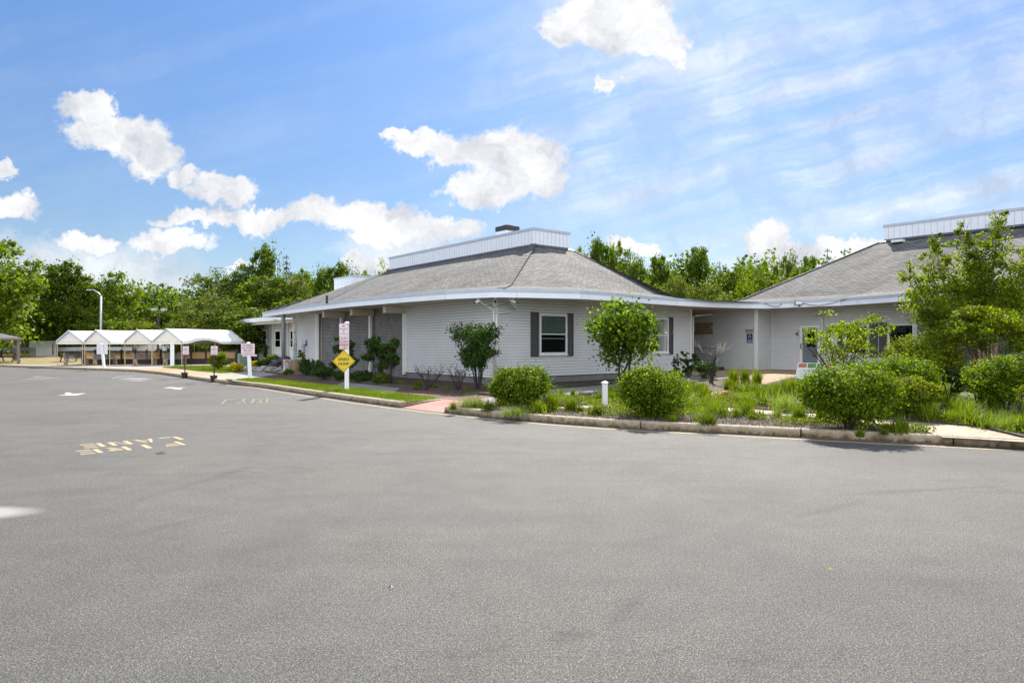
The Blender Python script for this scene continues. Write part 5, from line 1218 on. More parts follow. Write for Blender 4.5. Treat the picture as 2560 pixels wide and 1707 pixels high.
# prototypes of unit height
def deciduous(seed, leaf, n=5200, wid=.36, low=.12, size=.034, nb=13, tall=False):
    n = int(n*1.7)
    rng = np.random.default_rng(seed); blobs = [(0,0,.52,wid*.72,wid*.72,.40),(0,0,.30,wid*.8,wid*.8,.22)]
    for i in range(nb):
        a = rng.uniform(0,6.28); z = rng.uniform(low+.12,.88); rr = wid*(1-abs(z-.5)*1.15)*rng.uniform(.45,.78); s = wid*rng.uniform(.34,.52)*(1.1-z*.3)
        blobs.append((math.cos(a)*rr, math.sin(a)*rr, z, s, s, s*rng.uniform(.65,1.0)))
    blobs.append((rng.uniform(-.05,.05),0,.86,wid*.42,wid*.42,.14))
    if tall: blobs += [(rng.uniform(-.2,.2)*wid,rng.uniform(-.2,.2)*wid,.95,wid*.12,wid*.12,.1) for _ in range(3)]
    P_, O = crown_pts(blobs, n, rng, 190, .17, .5, .03); v, f = leaf_quads(P_, size, rng, .35, .6, O)
    me = mesh_from('crown', v, f, [leaf]); t = limbs(1, rng, .016, 9, .2, wid*.8).build('trunk', MT['bark'], local=True, smooth=True); tm = t.data; bpy.data.objects.remove(t); return me, tm
def conifer(seed, leaf, n=4200, wid=.22):
    rng = np.random.default_rng(seed); c = []
    lv = 17
    for i in range(lv):
        z = .10+.88*i/lv; r = wid*(1-z)*1.05+.01; nbr = 9
        for k in range(nbr):
            a = rng.uniform(0,6.28); m = max(4, int(n*(1-z)/lv/nbr*2)); u_ = rng.uniform(0,1,m)**.7; rr = r*rng.uniform(.75,1.15)
            p = np.stack([np.cos(a)*u_*rr, np.sin(a)*u_*rr, z+.02-u_*rr*.28], 1)+rng.normal(size=(m,3))*.010; c.append(p)
    P_ = np.concatenate(c); v, f = leaf_quads(P_, .022, rng, .4, .35); me = mesh_from('crown', v, f, [leaf])
    t = limbs(1, rng, .014, 4, .5, .03, top=.97).build('trunk', MT['bark'], local=True); tm = t.data; bpy.data.objects.remove(t); return me, tm
PROTO = {
 'a': deciduous(1, MT['lf_forest'], 7000, .40), 'b': deciduous(2, MT['lf_forest2'], 6500, .36), 'c': deciduous(3, MT['lf_forest3'], 6500, .42, size=.026),
 'd': deciduous(4, MT['lf_forest'], 6500, .34, nb=16), 'e': deciduous(5, MT['lf_forest2'], 6500, .42, nb=17), 'f': deciduous(6, MT['lf_forest2'], 6500, .36, nb=16, size=.030),
 'k': conifer(7, MT['lf_con']), 'y': deciduous(8, MT['lf_lime'], 5000, .45)}
PW = dict(a=.92, b=.84, c=.95, d=.76, e=.95, f=.78, k=.48, y=1.0)
def tree(px, ytop, wpx, dep, k, label, rz=None, group='trees behind the buildings', name='tree'):
    x, y = at(px, dep); g = zg(x, y); h = zat(ytop, dep)-g; w = wpx/F*dep; me, tm = PROTO[k]
    t = thing(name, label, 'tree', (x, y, g), 0, group); sx = w/PW[k]*1.22; rz = RNG.uniform(0,6.28) if rz is None else rz
    obj_from_mesh('crown', me, t, (0,0,0), (sx, sx, h), rz); obj_from_mesh('trunk', tm, t, (0,0,0), (min(sx,h),min(sx,h),h), rz)
FOREST = [
 (-40,565,250,58,'b','tallest leafy tree at the left edge, above the pavilion'), (85,655,150,69,'e','broad light green tree right of the tallest left-edge tree'),
 (105,775,130,68,'a','low dark bushy tree just behind the steel cabinet'), (178,650,150,70,'d','upright tree with visible branches left of the tall grey lamp'), (215,690,110,70,'b','light tree directly behind the tall grey lamp'),
 (293,684,140,71,'e','rounded light green tree right of the tall grey lamp'), (255,770,120,68,'b','low bright green tree under the tall grey lamp head'), (340,800,110,69,'y','low bright bush-like tree left of the brown lamp'),
 (365,716,110,82,'c','dull green distant tree behind the brown lamp'), (425,720,110,84,'b','pale distant tree right of the brown lamp'), (375,765,140,75,'a','dark low tree behind the brown lamp pole'), (450,790,60,68,'k','small blue-green conifer right of the brown lamp'),
 (480,800,140,66,'y','low yellow-green tree above the fourth canopy'), (545,668,190,72,'c','broad olive tree above the fourth canopy'), (530,735,220,62,'c','lower olive tree in front of the broad one above the fourth canopy'), (610,660,110,74,'a','dark tree left of the tall pointed one'),
 (673,605,95,76,'d','tallest pointed leafy tree behind the entrance wing'), (716,630,75,78,'k','dark conifer right of the tallest pointed tree'), (655,690,200,64,'a','wide tree rising directly over the entrance wing roof'), (640,770,200,58,'a','dark low tree over the left end of the wing roof'),
 (735,680,150,66,'c','olive tree over the black vent pipe'), (762,668,90,74,'f','slender tree right of the dark conifer'), (800,665,90,72,'d','slender tree left of the small white roof box'), (745,745,150,60,'a','low dark tree behind the left roof slope'),
 (862,652,110,70,'d','feathery tree above the small white roof box'), (905,672,90,70,'f','feathery tree right of the small white roof box'), (958,664,80,66,'y','yellow-green tree touching the left end of the long roof box'), (850,720,170,60,'c','low tree behind the small white roof box'),
 (1445,612,80,66,'f','feathery tree at the right end of the long roof box'), (1485,590,90,68,'d','tallest feathery tree right of the long roof box'), (1540,598,90,70,'f','second feathery tree right of the long roof box'), (1590,632,100,66,'c','tree behind the middle of the right roof slope'),
 (1500,668,170,58,'a','low tree just behind the right roof slope'), (1650,640,110,68,'a','tree left of the dome-shaped crown'), (1743,617,120,76,'a','dome-shaped tree crown in the middle of the right-hand wood'), (1690,680,130,60,'c','pale olive tree in front of the dome-shaped crown'),
 (1600,700,150,54,'b','light green low tree behind the roof hip'), (1800,655,110,70,'c','grey-green tree right of the dome-shaped crown'), (1760,700,140,56,'c','grey-green tree low over the white link roof'), (1860,648,100,70,'f','tree midway between the dome crown and the office roof'),
 (1868,690,90,56,'y','bright yellow-green tree over the link roof'), (1920,646,100,70,'f','tree left of the tall pale one near the office roof'), (1975,622,90,68,'c','tall pale tree near the office roof'), (1950,690,120,58,'c','low tree against the left end of the office roof'),
 (2020,640,90,68,'a','dark tree near the middle of the office roof hip'), (2068,612,60,66,'k','dark conifer above the office roof hip, left one'), (2112,612,36,66,'k','thin dark conifer above the office roof hip, right one'), (2090,655,120,66,'a','tree below the two dark conifers'),
 (1565,655,150,64,'a','dense dark tree filling behind the second feathery tree'), (1835,680,150,62,'a','dense tree filling right of the dome-shaped crown'), (1905,675,140,60,'e','dense light tree behind the bright yellow-green one'), (1998,668,130,62,'a','dense dark tree right of the tall pale one'), (1455,650,120,60,'a','dense tree tucked behind the roof box end'), (2170,650,120,66,'c','tree mostly hidden behind the office roof ridge'),
 (1660,742,130,50,'b','lowest light green tree over the link roof'), (1810,735,150,50,'b','low light green shrub-like tree right over the link roof'),
]
for a in FOREST: tree(*a)
# undergrowth that reads as one mass
def scatter_stuff(name, P_, size, mat, label=None, up=.4, asp=.6):
    v, f = leaf_quads(P_, size, RNG, up, asp); me = mesh_from(name, v, f, [mat]); o = obj_from_mesh(name, me); o['kind'] = 'stuff'
    if label: tag(o, label, 'undergrowth')
    return o
n = 80000; xs = RNG.uniform(-75,75,n); ys = 74+RNG.uniform(0,8,n)+np.abs(xs)*.05; zs = RNG.uniform(0,1,n)**1.2*(7.4+1.0*np.sin(xs*.7)+.8*np.sin(xs*2.3+1)+.6*np.sin(xs*5.1)+3.0*(xs > 4))+.2
scatter_stuff('undergrowth', np.stack([xs,ys,zs],1), .55, MT['lf_forest'], 'dark undergrowth closing the wood behind the trees')
n = 9000; xs = RNG.uniform(-62,-14,n); ys = 70+RNG.uniform(0,4,n); zs = RNG.uniform(0,1,n)*(2.2+.7*np.sin(xs*1.3))+.4
scatter_stuff('undergrowth', np.stack([xs,ys,zs],1), .35, MT['lf_forest3'], 'hedge-high growth beyond the guard rails')

def shrub(name, label, cat, px, py, hw, ytop, mat, n=7000, size=.05, stems=9, low=.12, depf=1, nblob=9, flat=.9, mats2=None, frac2=0, seed=None, group=None, shape='round', base=None, stemmat='dtwig', cr=.15, up=.45, shell=.62, asp=.55):
    b = G(px, py) if base is None else base; D_ = b[1]; w = hw/F*D_; h = zat(ytop, D_)-b[2]; rng = np.random.default_rng(seed if seed is not None else int(px*7+py)); n = int(n*(1.7 if shape == 'round' else 1.5)); w *= 1.0
    t = thing(name, label, cat, b, 0, group); bl = []
    if shape == 'round':
        bl = [(0,0,h*(.5+low*.45),w*.82,w*.82,h*.46*flat),(0,0,h*(.34+low*.5),w*.80,w*.80,h*.30)]
        for i in range(nblob):
            a = rng.uniform(0,6.28); e = rng.uniform(-.25,1.0); r = .52; s = rng.uniform(.36,.52)
            bl.append((math.cos(a)*w*r*math.cos(e), math.sin(a)*w*r*math.cos(e), h*(.5+low*.4)+math.sin(e)*h*.27, w*s, w*s, h*s*.52))
    elif shape == 'vase':
        for i in range(nblob+4):
            a = rng.uniform(0,6.28); z = rng.uniform(.42,.88); r = (.25+.62*(z-.3))*rng.uniform(.6,1.25)
            bl.append((math.cos(a)*w*r, math.sin(a)*w*r, h*z, w*.38, w*.38, h*.13))
    elif shape == 'airy':
        for i in range(nblob+6):
            a = rng.uniform(0,6.28); z = rng.uniform(low+.1,.93); r = rng.uniform(.25,.85)*(1.15-z*.55)
            bl.append((math.cos(a)*w*r, math.sin(a)*w*r, h*z, w*.26, w*.26, h*.085))
    P_, O = crown_pts(bl, n, rng, max(60, n//45), cr, shell, h*low*.55); v, f = leaf_quads(P_, size, rng, up, asp, O)
    mi = None; ml = [mat]
    if mats2 is not None:
        ml.append(mats2); zc = P_[:,2]/h; mi = ((rng.uniform(0,1,len(P_)) < frac2*np.clip((zc-.45)*2.6,0,1)*(np.linalg.norm(P_[:,:2],axis=1)/w+.3))).astype(int)
    obj_from_mesh('foliage', mesh_from('foliage', v, f, ml, mi), t)
    mb = MB()
    for i in range(stems):
        a = rng.uniform(0,6.28); r = w*rng.uniform(.25,.6); hh = h*rng.uniform(.5,.85); r0 = .016 if h < 2 else .026
        q = [(math.cos(a)*.05*w,math.sin(a)*.05*w,-.03),(math.cos(a)*r*.4,math.sin(a)*r*.4,hh*.45),(math.cos(a)*r,math.sin(a)*r,hh)]; mb.tube(q, [r0,r0*.7,r0*.25], 5)
        for k in range(3):
            a2 = a+rng.uniform(-1.2,1.2); s0 = Vector(q[1]).lerp(Vector(q[2]), rng.uniform(0,.8)); mb.tube([s0, s0+Vector((math.cos(a2)*w*.3,math.sin(a2)*w*.3,h*.14))], [r0*.4,r0*.12], 4)
    if stems: mb.build('stems', MT[stemmat], t, local=True)
    return t
S = MT
shrub('shrub', 'glossy rounded shrub, leftmost of the three big ones behind the kerb', 'shrub', 1298, 1022, 88, 909, S['lf_shrub'], 13000, .058, 12, .05, seed=1, group='big rounded front shrubs')
shrub('shrub', 'glossy rounded shrub just right of the white bollard', 'shrub', 1636, 1042, 101, 914, S['lf_shrub'], 14500, .056, 12, .05, seed=2, group='big rounded front shrubs')
shrub('shrub', 'largest glossy rounded shrub, in front of the tilted garden board', 'shrub', 2125, 1072, 122, 901, S['lf_shrub'], 17000, .055, 16, .08, seed=3, group='big rounded front shrubs')
shrub('small_tree', 'dark lilac-like bush at the corner of the clubhouse', 'shrub', 1195, 974, 76, 806, S['lf_dark'], 7500, .085, 12, .25, seed=5, shape='vase', cr=.22, nblob=16, up=.0)
t = shrub('small_tree', 'heart-leaved small tree with yellow tips before the right-hand facade windows', 'tree', 1556, 972, 93, 757, S['lf_redbud'], 3700, .135, 0, .36, seed=11, mats2=S['lf_yel'], frac2=.02, up=-.1, nblob=15, cr=.22, asp=.85, flat=.72)
mb = MB()
for dx, lst in ((0, [(-.14,-.0,-.05),(-.13,0,.5),(-.10,0,.95),(-.20,0,1.5),(-.45,.1,2.2)]), (0, [(-.12,0,.35),(.12,0,.72),(.25,0,1.05),(.5,.1,1.7)]), (0,[(.22,0,.55),(.26,0,1.0),(.30,.1,1.8),(.2,.1,2.6)]), (0,[(-.10,0,.9),(.02,0,1.3),(.0,.0,2.3)]), (0,[(-.13,0,.8),(-.4,0,1.2),(-.8,0,1.6)])):
    mb.tube(lst, [.045-.007*i for i in range(len(lst))], 7)
mb.build('trunk', MT['dtwig'], t, local=True, smooth=True)
shrub('shrub', 'dark leafy shrub against the right corner of the clubhouse', 'shrub', 1722, 944, 40, 868, S['lf_dark'], 2600, .075, 6, .1, seed=21, shape='airy', nblob=10)
shrub('shrub', 'low dark shrub below the wire gate', 'shrub', 1768, 948, 34, 900, S['lf_dark'], 2600, .06, 3, .08, seed=22)
shrub('shrub', 'thin upright dark shrub left of the downpipe', 'shrub', 1690, 946, 16, 880, S['lf_dark'], 420, .07, 5, .1, seed=23, shape='airy')
# bare shrub
b = G(1778, 958); t = thing('bare_shrub', 'leafless shrub with pale twigs in front of the breezeway', 'shrub', b); rng = np.random.default_rng(5); mb, m2 = MB(), MB()
for i in range(7):
    a = rng.uniform(0,6.28); l = rng.uniform(.15,.55); q = [(rng.uniform(-.1,.1),rng.uniform(-.1,.1),-.03),(math.cos(a)*.15,math.sin(a)*.15,.9),(math.cos(a)*l*1.0,math.sin(a)*l,rng.uniform(1.2,1.6))]; mb.tube(q, [.022,.014,.006], 5)
    for k in range(5):
        a2 = a+rng.uniform(-1.3,1.3); s0 = Vector(q[1]).lerp(Vector(q[2]), rng.uniform(.4,1)); e0 = s0+Vector((math.cos(a2)*.25,math.sin(a2)*.2,rng.uniform(.08,.35))); m2.tube([s0,e0,e0+Vector((rng.uniform(-.15,.15),0,.12))], [.008,.005,.003], 4)
mb.build('stems', MT['dtwig'], t, local=True); m2.build('twigs', MT['twig'], t, local=True)
# left-hand bed plants
for px, py, hw, yt, k, lb in ((857,951,36,842,31,'dark shrub behind the speed hump sign, left of three along the brick bays'), (938,958,44,838,32,'tall dark shrub before the middle white post, centre of three at the bays'), (978,963,40,848,33,'dark shrub right of the middle white post, right of three along the brick bays')):
    shrub('shrub', lb, 'shrub', px, py, hw, yt, S['lf_dark'], 3600, .085, 9, .22, seed=k, shape='airy', cr=.26)
for px, py, hw, yt, k, lb in ((768,938,27,893,41,'clipped dark hedge beside the litter bin'), (812,950,34,913,42,'low dark shrub left of the speed hump post'), (795,944,20,900,43,'low dark shrub between the hedge and the brick bays'), (905,958,34,925,44,'low dark shrub right of the speed hump post'), (855,953,26,924,45,'low dark shrub behind the speed hump post'), (958,963,28,930,46,'low ground shrub below the right white post')):
    shrub('shrub', lb, 'shrub', px, py, hw, yt, S['lf_dark'] if k != 46 else S['lf_forest'], 3200, .055, 4, .05, seed=k)
for px, hw, yt, k in ((1075,42,912,51),(1145,26,916,52)):
    b = G(px, 976 if px < 1100 else 980); t = thing('bare_shrub', 'bare dark twiggy bush against the left-hand siding, '+('larger one' if k == 51 else 'smaller one near the corner bush'), 'shrub', b); rng = np.random.default_rng(k); mb = MB(); w = hw/F*b[1]; h = zat(yt,b[1])-b[2]
    for i in range(16):
        a = rng.uniform(0,6.28); q = [(rng.uniform(-.4,.4)*w,rng.uniform(-.1,.1),-.03),(math.cos(a)*w*.5,math.sin(a)*.2,h*.5),(math.cos(a)*w*.9,math.sin(a)*.3,h*rng.uniform(.7,1.0))]; mb.tube(q, [.012,.009,.004], 4)
        for j in range(4): s0 = Vector(q[1]).lerp(Vector(q[2]), rng.uniform(0,1)); mb.tube([s0, s0+Vector((rng.uniform(-.2,.2),rng.uniform(-.1,.1),rng.uniform(.08,.25)))], [.006,.003], 4)
    mb.build('stems', MT['dtwig'], t, local=True)
shrub('shrub', 'round bright shrub behind the right potted sign', 'shrub', 546, 925, 24, 880, S['lf_lime'], 4200, .09, 4, .14, seed=61)
t = shrub('shrub', 'flat-topped golden yellow shrub at the lawn edge', 'shrub', 591, 929.5, 18, 907, S['lf_gold'], 2600, .09, 4, .1, seed=62)
shrub('shrub', 'golden yellow shrub right of the fire lane sign post', 'shrub', 635, 921, 15, 901, S['lf_gold'], 2400, .09, 3, .1, seed=63)
shrub('shrub', 'dark green shrub behind the golden one beside the rocks', 'shrub', 655, 921, 18, 898, S['lf_dark'], 2400, .09, 3, .05, seed=64)
shrub('shrub', 'spreading dark shrub beside the rock pile', 'shrub', 679, 920, 24, 885, S['lf_forest'], 3000, .09, 3, .05, seed=65)
shrub('shrub', 'narrow dark upright evergreen against the far wing wall', 'shrub', 663.5, 915, 5.5, 856, S['lf_con'], 1600, .08, 1, .05, seed=66, base=(*at(663.5,48.5),.13))
shrub('shrub', 'low green plants in front of the litter bin', 'shrub', 722, 938.5, 17, 921, S['lf_forest'], 1800, .06, 2, .02, seed=67)
shrub('shrub', 'leafy pale-edged plant growing over the litter bin', 'shrub', 754, 936, 13, 874, S['lf_forest2'], 700, .09, 5, .4, seed=68, shape='airy')
# planter flowers
rng = np.random.default_rng(9); P_ = rng.normal(size=(160,3))*(.16,.16,.10)+(0,0,.55); v, f = leaf_quads(P_, .08, rng); obj_from_mesh('flowers', mesh_from('flowers', v, f, [S['lf_flower']]), planter_root)
def tuft_mesh(name, rng, n, h, spread, w, mat, curve=.5, stiff=False):
    a = rng.uniform(0,6.283,n); l = h*rng.uniform(.6,1.1,n); b0 = rng.normal(size=(n,2))*spread*.22; d = np.stack([np.cos(a),np.sin(a)],1); ln = rng.uniform(.15,1.0,n)*spread
    ks = [0,.4,.75,1.0]; rows = []; pr = np.stack([-d[:,1],d[:,0]],1)
    for i, k in enumerate(ks):
        z = l*(k-curve*k*k*(ln/max(spread,1e-6))*.75); r = ln*k**(1.0 if stiff else 1.6); ww = w*(1-k*.92)*.5
        cxy = b0+d*r[:,None]; rows.append((np.concatenate([cxy-pr*ww, z[:,None]],1), np.concatenate([cxy+pr*ww, z[:,None]],1)))
    v = np.stack([q for r_ in rows for q in r_], 1).reshape(-1,3); f = []
    base = np.arange(n)[:,None]*8; f = np.concatenate([base+np.array([[2*i,2*i+1,2*i+3,2*i+2]]) for i in range(3)], 0); return mesh_from(name, v, f, [mat])
TU = {}
for k_, (n, h, s, w, m_, cv, st) in dict(fine=(420,.5,.42,.006,'gr_fine',.75,False), mid=(260,.5,.30,.012,'gr',.5,False), broad=(110,.5,.32,.03,'gr',.35,False), yucca=(46,.5,.30,.04,'gr',.05,True), dry=(160,.3,.16,.012,'gr_dry',.3,True), lime=(240,.5,.26,.016,'cover',.3,True)).items():
    TU[k_] = (tuft_mesh('blades', np.random.default_rng(len(k_)+n), n, h, s, w, MT[m_], cv, st), h)
def tuft(kind, px, py, hpx, wscale, label, name='grass_clump', cat='grass clump', group='grass clumps in the front garden'):
    b = G(px, py); me, h = TU[kind]; s = (hpx/F*b[1])/h; o = obj_from_mesh(name, me, None, b, (s*wscale, s*wscale, s), RNG.uniform(0,6.28)); tag(o, label, cat, group)
GR = [('fine',1172,1020,46,1.4,'pale fine grass clump at the left tip of the garden by the pink ramp'), ('mid',1133,1024,26,1.2,'short grass clump nearest the pink ramp'), ('fine',1285,1038,34,2.2,'arching fine grass clump under the left front shrub'), ('mid',1222,1028,38,1.4,'green grass clump left of the left front shrub'),
 ('broad',1345,1034,40,1.3,'broad-bladed plant right of the left front shrub'), ('lime',1375,1026,58,1.1,'bright tall leafy clump right of the left front shrub'), ('fine',1400,1012,36,1.5,'fine grass clump near the shaded walkway'), ('mid',1428,1026,46,1.2,'grass clump midway between left shrub and bollard'),
 ('mid',1450,1030,26,1.2,'low grass clump left of the bollard'), ('mid',1492,1036,40,1.5,'dense grass clump at the foot of the bollard'), ('lime',1432,990,22,.9,'small yellow-green plant by the walkway edge'), ('lime',1537,985,26,.8,'bright leaf sprig just behind the bollard'),
 ('mid',1768,1062,46,1.6,'big green grass mound right of the second front shrub'), ('lime',1760,1002,42,1.2,'yellow-green plant beyond the upper garden path'), ('dry',1775,1006,20,1.6,'brown dry tuft beyond the upper garden path'), ('dry',1815,996,22,1.6,'brown dry tuft in the middle bed, left'), ('dry',1842,1003,24,1.6,'brown dry tuft in the middle bed, right'),
 ('lime',1833,960,46,1.0,'bright upright lily clump near the court, left'), ('lime',1862,956,42,1.0,'bright upright lily clump near the court, middle'), ('lime',1893,960,44,1.0,'bright upright lily clump near the court, right'), ('mid',1856,1012,40,1.5,'spreading green clump in the middle bed'), ('broad',1870,1016,38,1.4,'broad-leaved clump in the middle bed'),
 ('yucca',1928,1004,48,1.0,'spiky yucca in the middle bed'), ('mid',1888,984,34,1.0,'grass clump left of the yucca'), ('fine',1965,1032,78,.9,'tall fine grass right of the yucca'), ('lime',1975,990,56,1.2,'tall leafy clump under the garden board'), ('lime',1820,974,36,1.1,'leafy clump beside the middle bed path'), ('mid',2000,1048,50,1.0,'dark grass clump left of the largest front shrub'), ('mid',1945,1022,26,1.3,'low green clump at the lower garden path'),
 ('broad',2275,1008,62,1.2,'long-bladed grass right of the largest front shrub'), ('broad',2330,1012,54,1.2,'long-bladed grass left of the feathery mound'), ('fine',2373,988,50,1.3,'silvery fine grass below the dark shrubs'), ('mid',2408,1044,66,1.5,'big feathery green mound in the right-hand bed'), ('broad',2470,1020,86,1.3,'tall arching grass at the right of the feathery mound'),
 ('fine',2516,1076,52,1.5,'fine hair-like grass mound at the right edge'), ('mid',2556,1052,50,1.2,'grass at the very right edge of the picture'), ('lime',2255,1076,26,1.3,'small leafy plant by the path at the foot of the largest shrub'), ('lime',2150,1092,24,1.6,'low leafy plant under the largest front shrub'), ('mid',2210,1086,22,1.4,'short green plant in the shrub shadow'), ('lime',2440,968,40,1.3,'bright plants at the foot of the birch'), ('mid',1680,1056,26,1.5,'low green growth under the second front shrub'), ('broad',1330,1024,30,1.0,'small broad-bladed plant close to the left front shrub')]
for g_ in GR: tuft(*g_)
for i, (px, py, h_) in enumerate(((1045,968,22),(1085,974,20),(1120,980,20),(1000,966,18),(1165,985,22),(1040,975,16))):
    tuft('mid', px, py, h_, 1.3, 'dark grass clump in the shaded bed, number %d from the brick bays' % 1 if False else ['dark grass tuft left under the larger bare bush','dark grass tuft in the middle under the larger bare bush','dark grass tuft between the two bare bushes','dark grass tuft by the right white post','dark grass tuft under the corner bush','low dark grass tuft at the bed edge'][i], group='grass tufts in the shaded bed')
# middle and right shrubs
t = shrub('small_tree', 'multi-stemmed airy small tree before the office windows', 'tree', 2105, 975, 128, 782, S['lf_birch'], 2300, .085, 8, .45, seed=72, shape='vase', nblob=20, cr=.2, base=(*at(2100,19.5),.38))
shrub('shrub', 'bright yellow-green shrub below the birch', 'shrub', 2305, 0, 98, 836, S['lf_lime'], 11000, .06, 10, .25, seed=73, base=(*at(2305,18.2),.36), nblob=12)
shrub('shrub', 'wide glossy shrub behind the largest front shrub', 'shrub', 2232, 0, 112, 884, S['lf_shrub'], 12000, .055, 8, .05, seed=74, base=(*at(2232,15.8),.30))
shrub('shrub', 'fresh green shrub with reddish tips right of the largest front shrub', 'shrub', 2270, 0, 72, 940, S['lf_birch'], 7000, .05, 6, .05, seed=75, base=(*at(2268,14.3),.26), mats2=S['lf_red'], frac2=.12)
shrub('shrub', 'dark thick shrub at the right edge under the birch', 'shrub', 2520, 0, 100, 888, S['lf_shrub'], 12000, .055, 10, .12, seed=76, base=(*at(2515,15.0),.28))
shrub('shrub', 'loose dark shrub between the birch trunks and the wide glossy shrub', 'shrub', 2370, 0, 52, 905, S['lf_dark'], 3600, .06, 6, .1, seed=77, base=(*at(2372,17.2),.34), shape='airy')
shrub('shrub', 'big leafy bright shrub filling the right edge before the birch', 'shrub', 2490, 0, 150, 762, S['lf_lime'], 9000, .075, 12, .42, seed=78, base=(*at(2480,17.4),.36), nblob=26, cr=.22, shape='airy')
shrub('shrub', 'small dark-stemmed sapling at the far right edge', 'shrub', 2545, 1065, 22, 960, S['lf_lime'], 260, .05, 5, .4, seed=79, shape='airy', base=(*at(2548,13.2),.2))
# river birch: several leaning trunks with airy crowns
bb = (*at(2440, 19.6), .38); t = thing('birch', 'airy multi-trunk birch with peeling pinkish bark in front of the office roof', 'tree', bb); rng = np.random.default_rng(81)
tops = [(2255,668,2400),(2330,582,2420),(2408,548,2440),(2500,525,2452),(2570,600,2466),(2300,740,2410),(2440,640,2445),(2545,700,2460)]
mb = MB(); blobs = []
for i, (px, py, bx) in enumerate(tops):
    d2 = 19.6+rng.uniform(-.6,.8); tx, ty = at(px, d2); tz = zat(py, d2); ox = at(bx, 19.6)[0]
    p0 = Vector((ox-bb[0], rng.uniform(-.2,.2), -.05)); p3 = Vector((tx-bb[0], ty-bb[1], tz-bb[2])); p1 = p0.lerp(p3,.3)+Vector((0,0,.5)); p1.x = p0.x+(p3.x-p0.x)*.18; p2 = p0.lerp(p3,.65); p2.x = p0.x+(p3.x-p0.x)*.6
    mb.tube([p0,p1,p2,p3], [.06,.048,.03,.006], 7)
    H = p3.z
    for k in range(11):
        f_ = .22+.76*k/11; c_ = p1.lerp(p3, f_); w_ = (1.05-f_)*.66*(1 if i < 5 else .7)+.12; blobs.append((c_.x+rng.uniform(-.15,.15), c_.y+rng.uniform(-.3,.3), c_.z, w_*1.15, w_*1.15, .30))
        a = rng.uniform(0,6.28); mb.tube([c_-Vector((0,0,.25)), c_+Vector((math.cos(a)*w_,math.sin(a)*w_,.22))], [.012,.003], 4)
mb.build('trunk', MT['birch'], t, local=True, smooth=True)
P_, O = crown_pts(blobs, 40000, rng, 800, .19, .35); v, f = leaf_quads(P_, .072, rng, .1, .65); obj_from_mesh('crown', mesh_from('crown', v, f, [S['lf_birch']]), t)

# ------------------------------------------------------------------ rocks, litter, lawn, ground cover
def rock_mesh(seed, r, mat, loc, label, flat=.45):
    rng = random.Random(seed); bm = bmesh.new(); bmesh.ops.create_icosphere(bm, subdivisions=2, radius=1)
    for v_ in bm.verts: k = 1+.22*math.sin(v_.co.x*3+seed)+.15*rng.uniform(-1,1); v_.co = Vector((v_.co.x*r*1.3*k, v_.co.y*r*k, v_.co.z*r*flat*k))
    me = bpy.data.meshes.new('rock'); bm.to_mesh(me); bm.free(); me.materials.append(mat); o = obj_from_mesh('rock', me, None, loc, rz=rng.uniform(0,3)); return tag(o, label, 'rock', 'flat stones beside the entrance path')
rl = random.Random(4)
for i in range(15):
    px = 603+i*7.2; b = G(px, 928.6-(i%3)*1.6); rock_mesh(i, rl.uniform(.16,.26), MT['rock'], (b[0], b[1], b[2]+.06+(i%3)*.05), 'flat pale stone in the low edging row beside the entrance path', .4)
for i in range(14):
    px = 668+rl.uniform(0,36); b = G(px, 925); k = (px-668)/36; rock_mesh(40+i, rl.uniform(.18,.32), MT['drock'], (b[0], b[1]+rl.uniform(0,1.0), b[2]+rl.uniform(.05,.15+.75*k)), 'dark stone in the rock pile left of the entrance column', .45)
def in_poly(px_, py_, poly):
    ins = np.zeros(len(px_), bool); n = len(poly); j = n-1
    for i in range(n):
        xi, yi = poly[i][:2]; xj, yj = poly[j][:2]
        c_ = ((yi > py_) != (yj > py_)) & (px_ < (xj-xi)*(py_-yi)/(yj-yi+1e-12)+xi); ins ^= c_; j = i
    return ins
def scatter(poly, n, exclude=()):
    xs = [p[0] for p in poly]; ys = [p[1] for p in poly]; X = RNG.uniform(min(xs),max(xs),n); Y = RNG.uniform(min(ys),max(ys),n); m = in_poly(X,Y,poly)
    for e in exclude: m &= ~in_poly(X,Y,e)
    return X[m], Y[m]
zgv = np.vectorize(zg)
def blades_obj(name, X, Y, h, w, mat, label, cat, dz=.01):
    n = len(X); Z = zgv(X,Y)+dz; a = RNG.uniform(0,6.28,n); hh = h*RNG.uniform(.6,1.3,n); d = np.stack([np.cos(a),np.sin(a),np.zeros(n)],1); b = np.stack([X,Y,Z],1); le = RNG.normal(size=(n,3))*.35*hh[:,None]; le[:,2] = hh
    v = np.stack([b-d*w/2, b+d*w/2, b+d*w*.15+le, b-d*w*.15+le],1).reshape(-1,3); me = mesh_from(name, v, np.arange(4*n).reshape(n,4), [mat]); o = obj_from_mesh(name, me); o['kind'] = 'stuff'; tag(o, label, cat); return o
X, Y = scatter(lawnA, 90000); blades_obj('grass', X, Y, .055, .014, MT['gr_lawn'], 'mown grass of the strip along the kerb', 'grass')
X, Y = scatter(lawnB, 30000); blades_obj('grass', X, Y, .06, .03, MT['gr_lawn'], 'mown grass of the lawn by the canopies', 'grass')
bedpoly = [p for p in KI2[:9]]+[(9.5,12.5),(11,16),(13,20),(14.6,24.5)]+PX([(1990,960),(1900,972),(1860,975),(1790,990),(1727,957),(1531,981),(1450,989),(1385,993),(1300,1005),(1220,1013),(1140,1016)])
path1 = PX([(1735,1015.5),(1850,1021),(1958,1029),(2080,1038),(2168,1045),(2300,1056),(2449,1069),(2560,1097),(2640,1120),(2560,1106),(2440,1098),(2358,1094),(2299,1073),(2168,1057),(2080,1050),(1960,1040),(1810,1027),(1740,1020.5)])
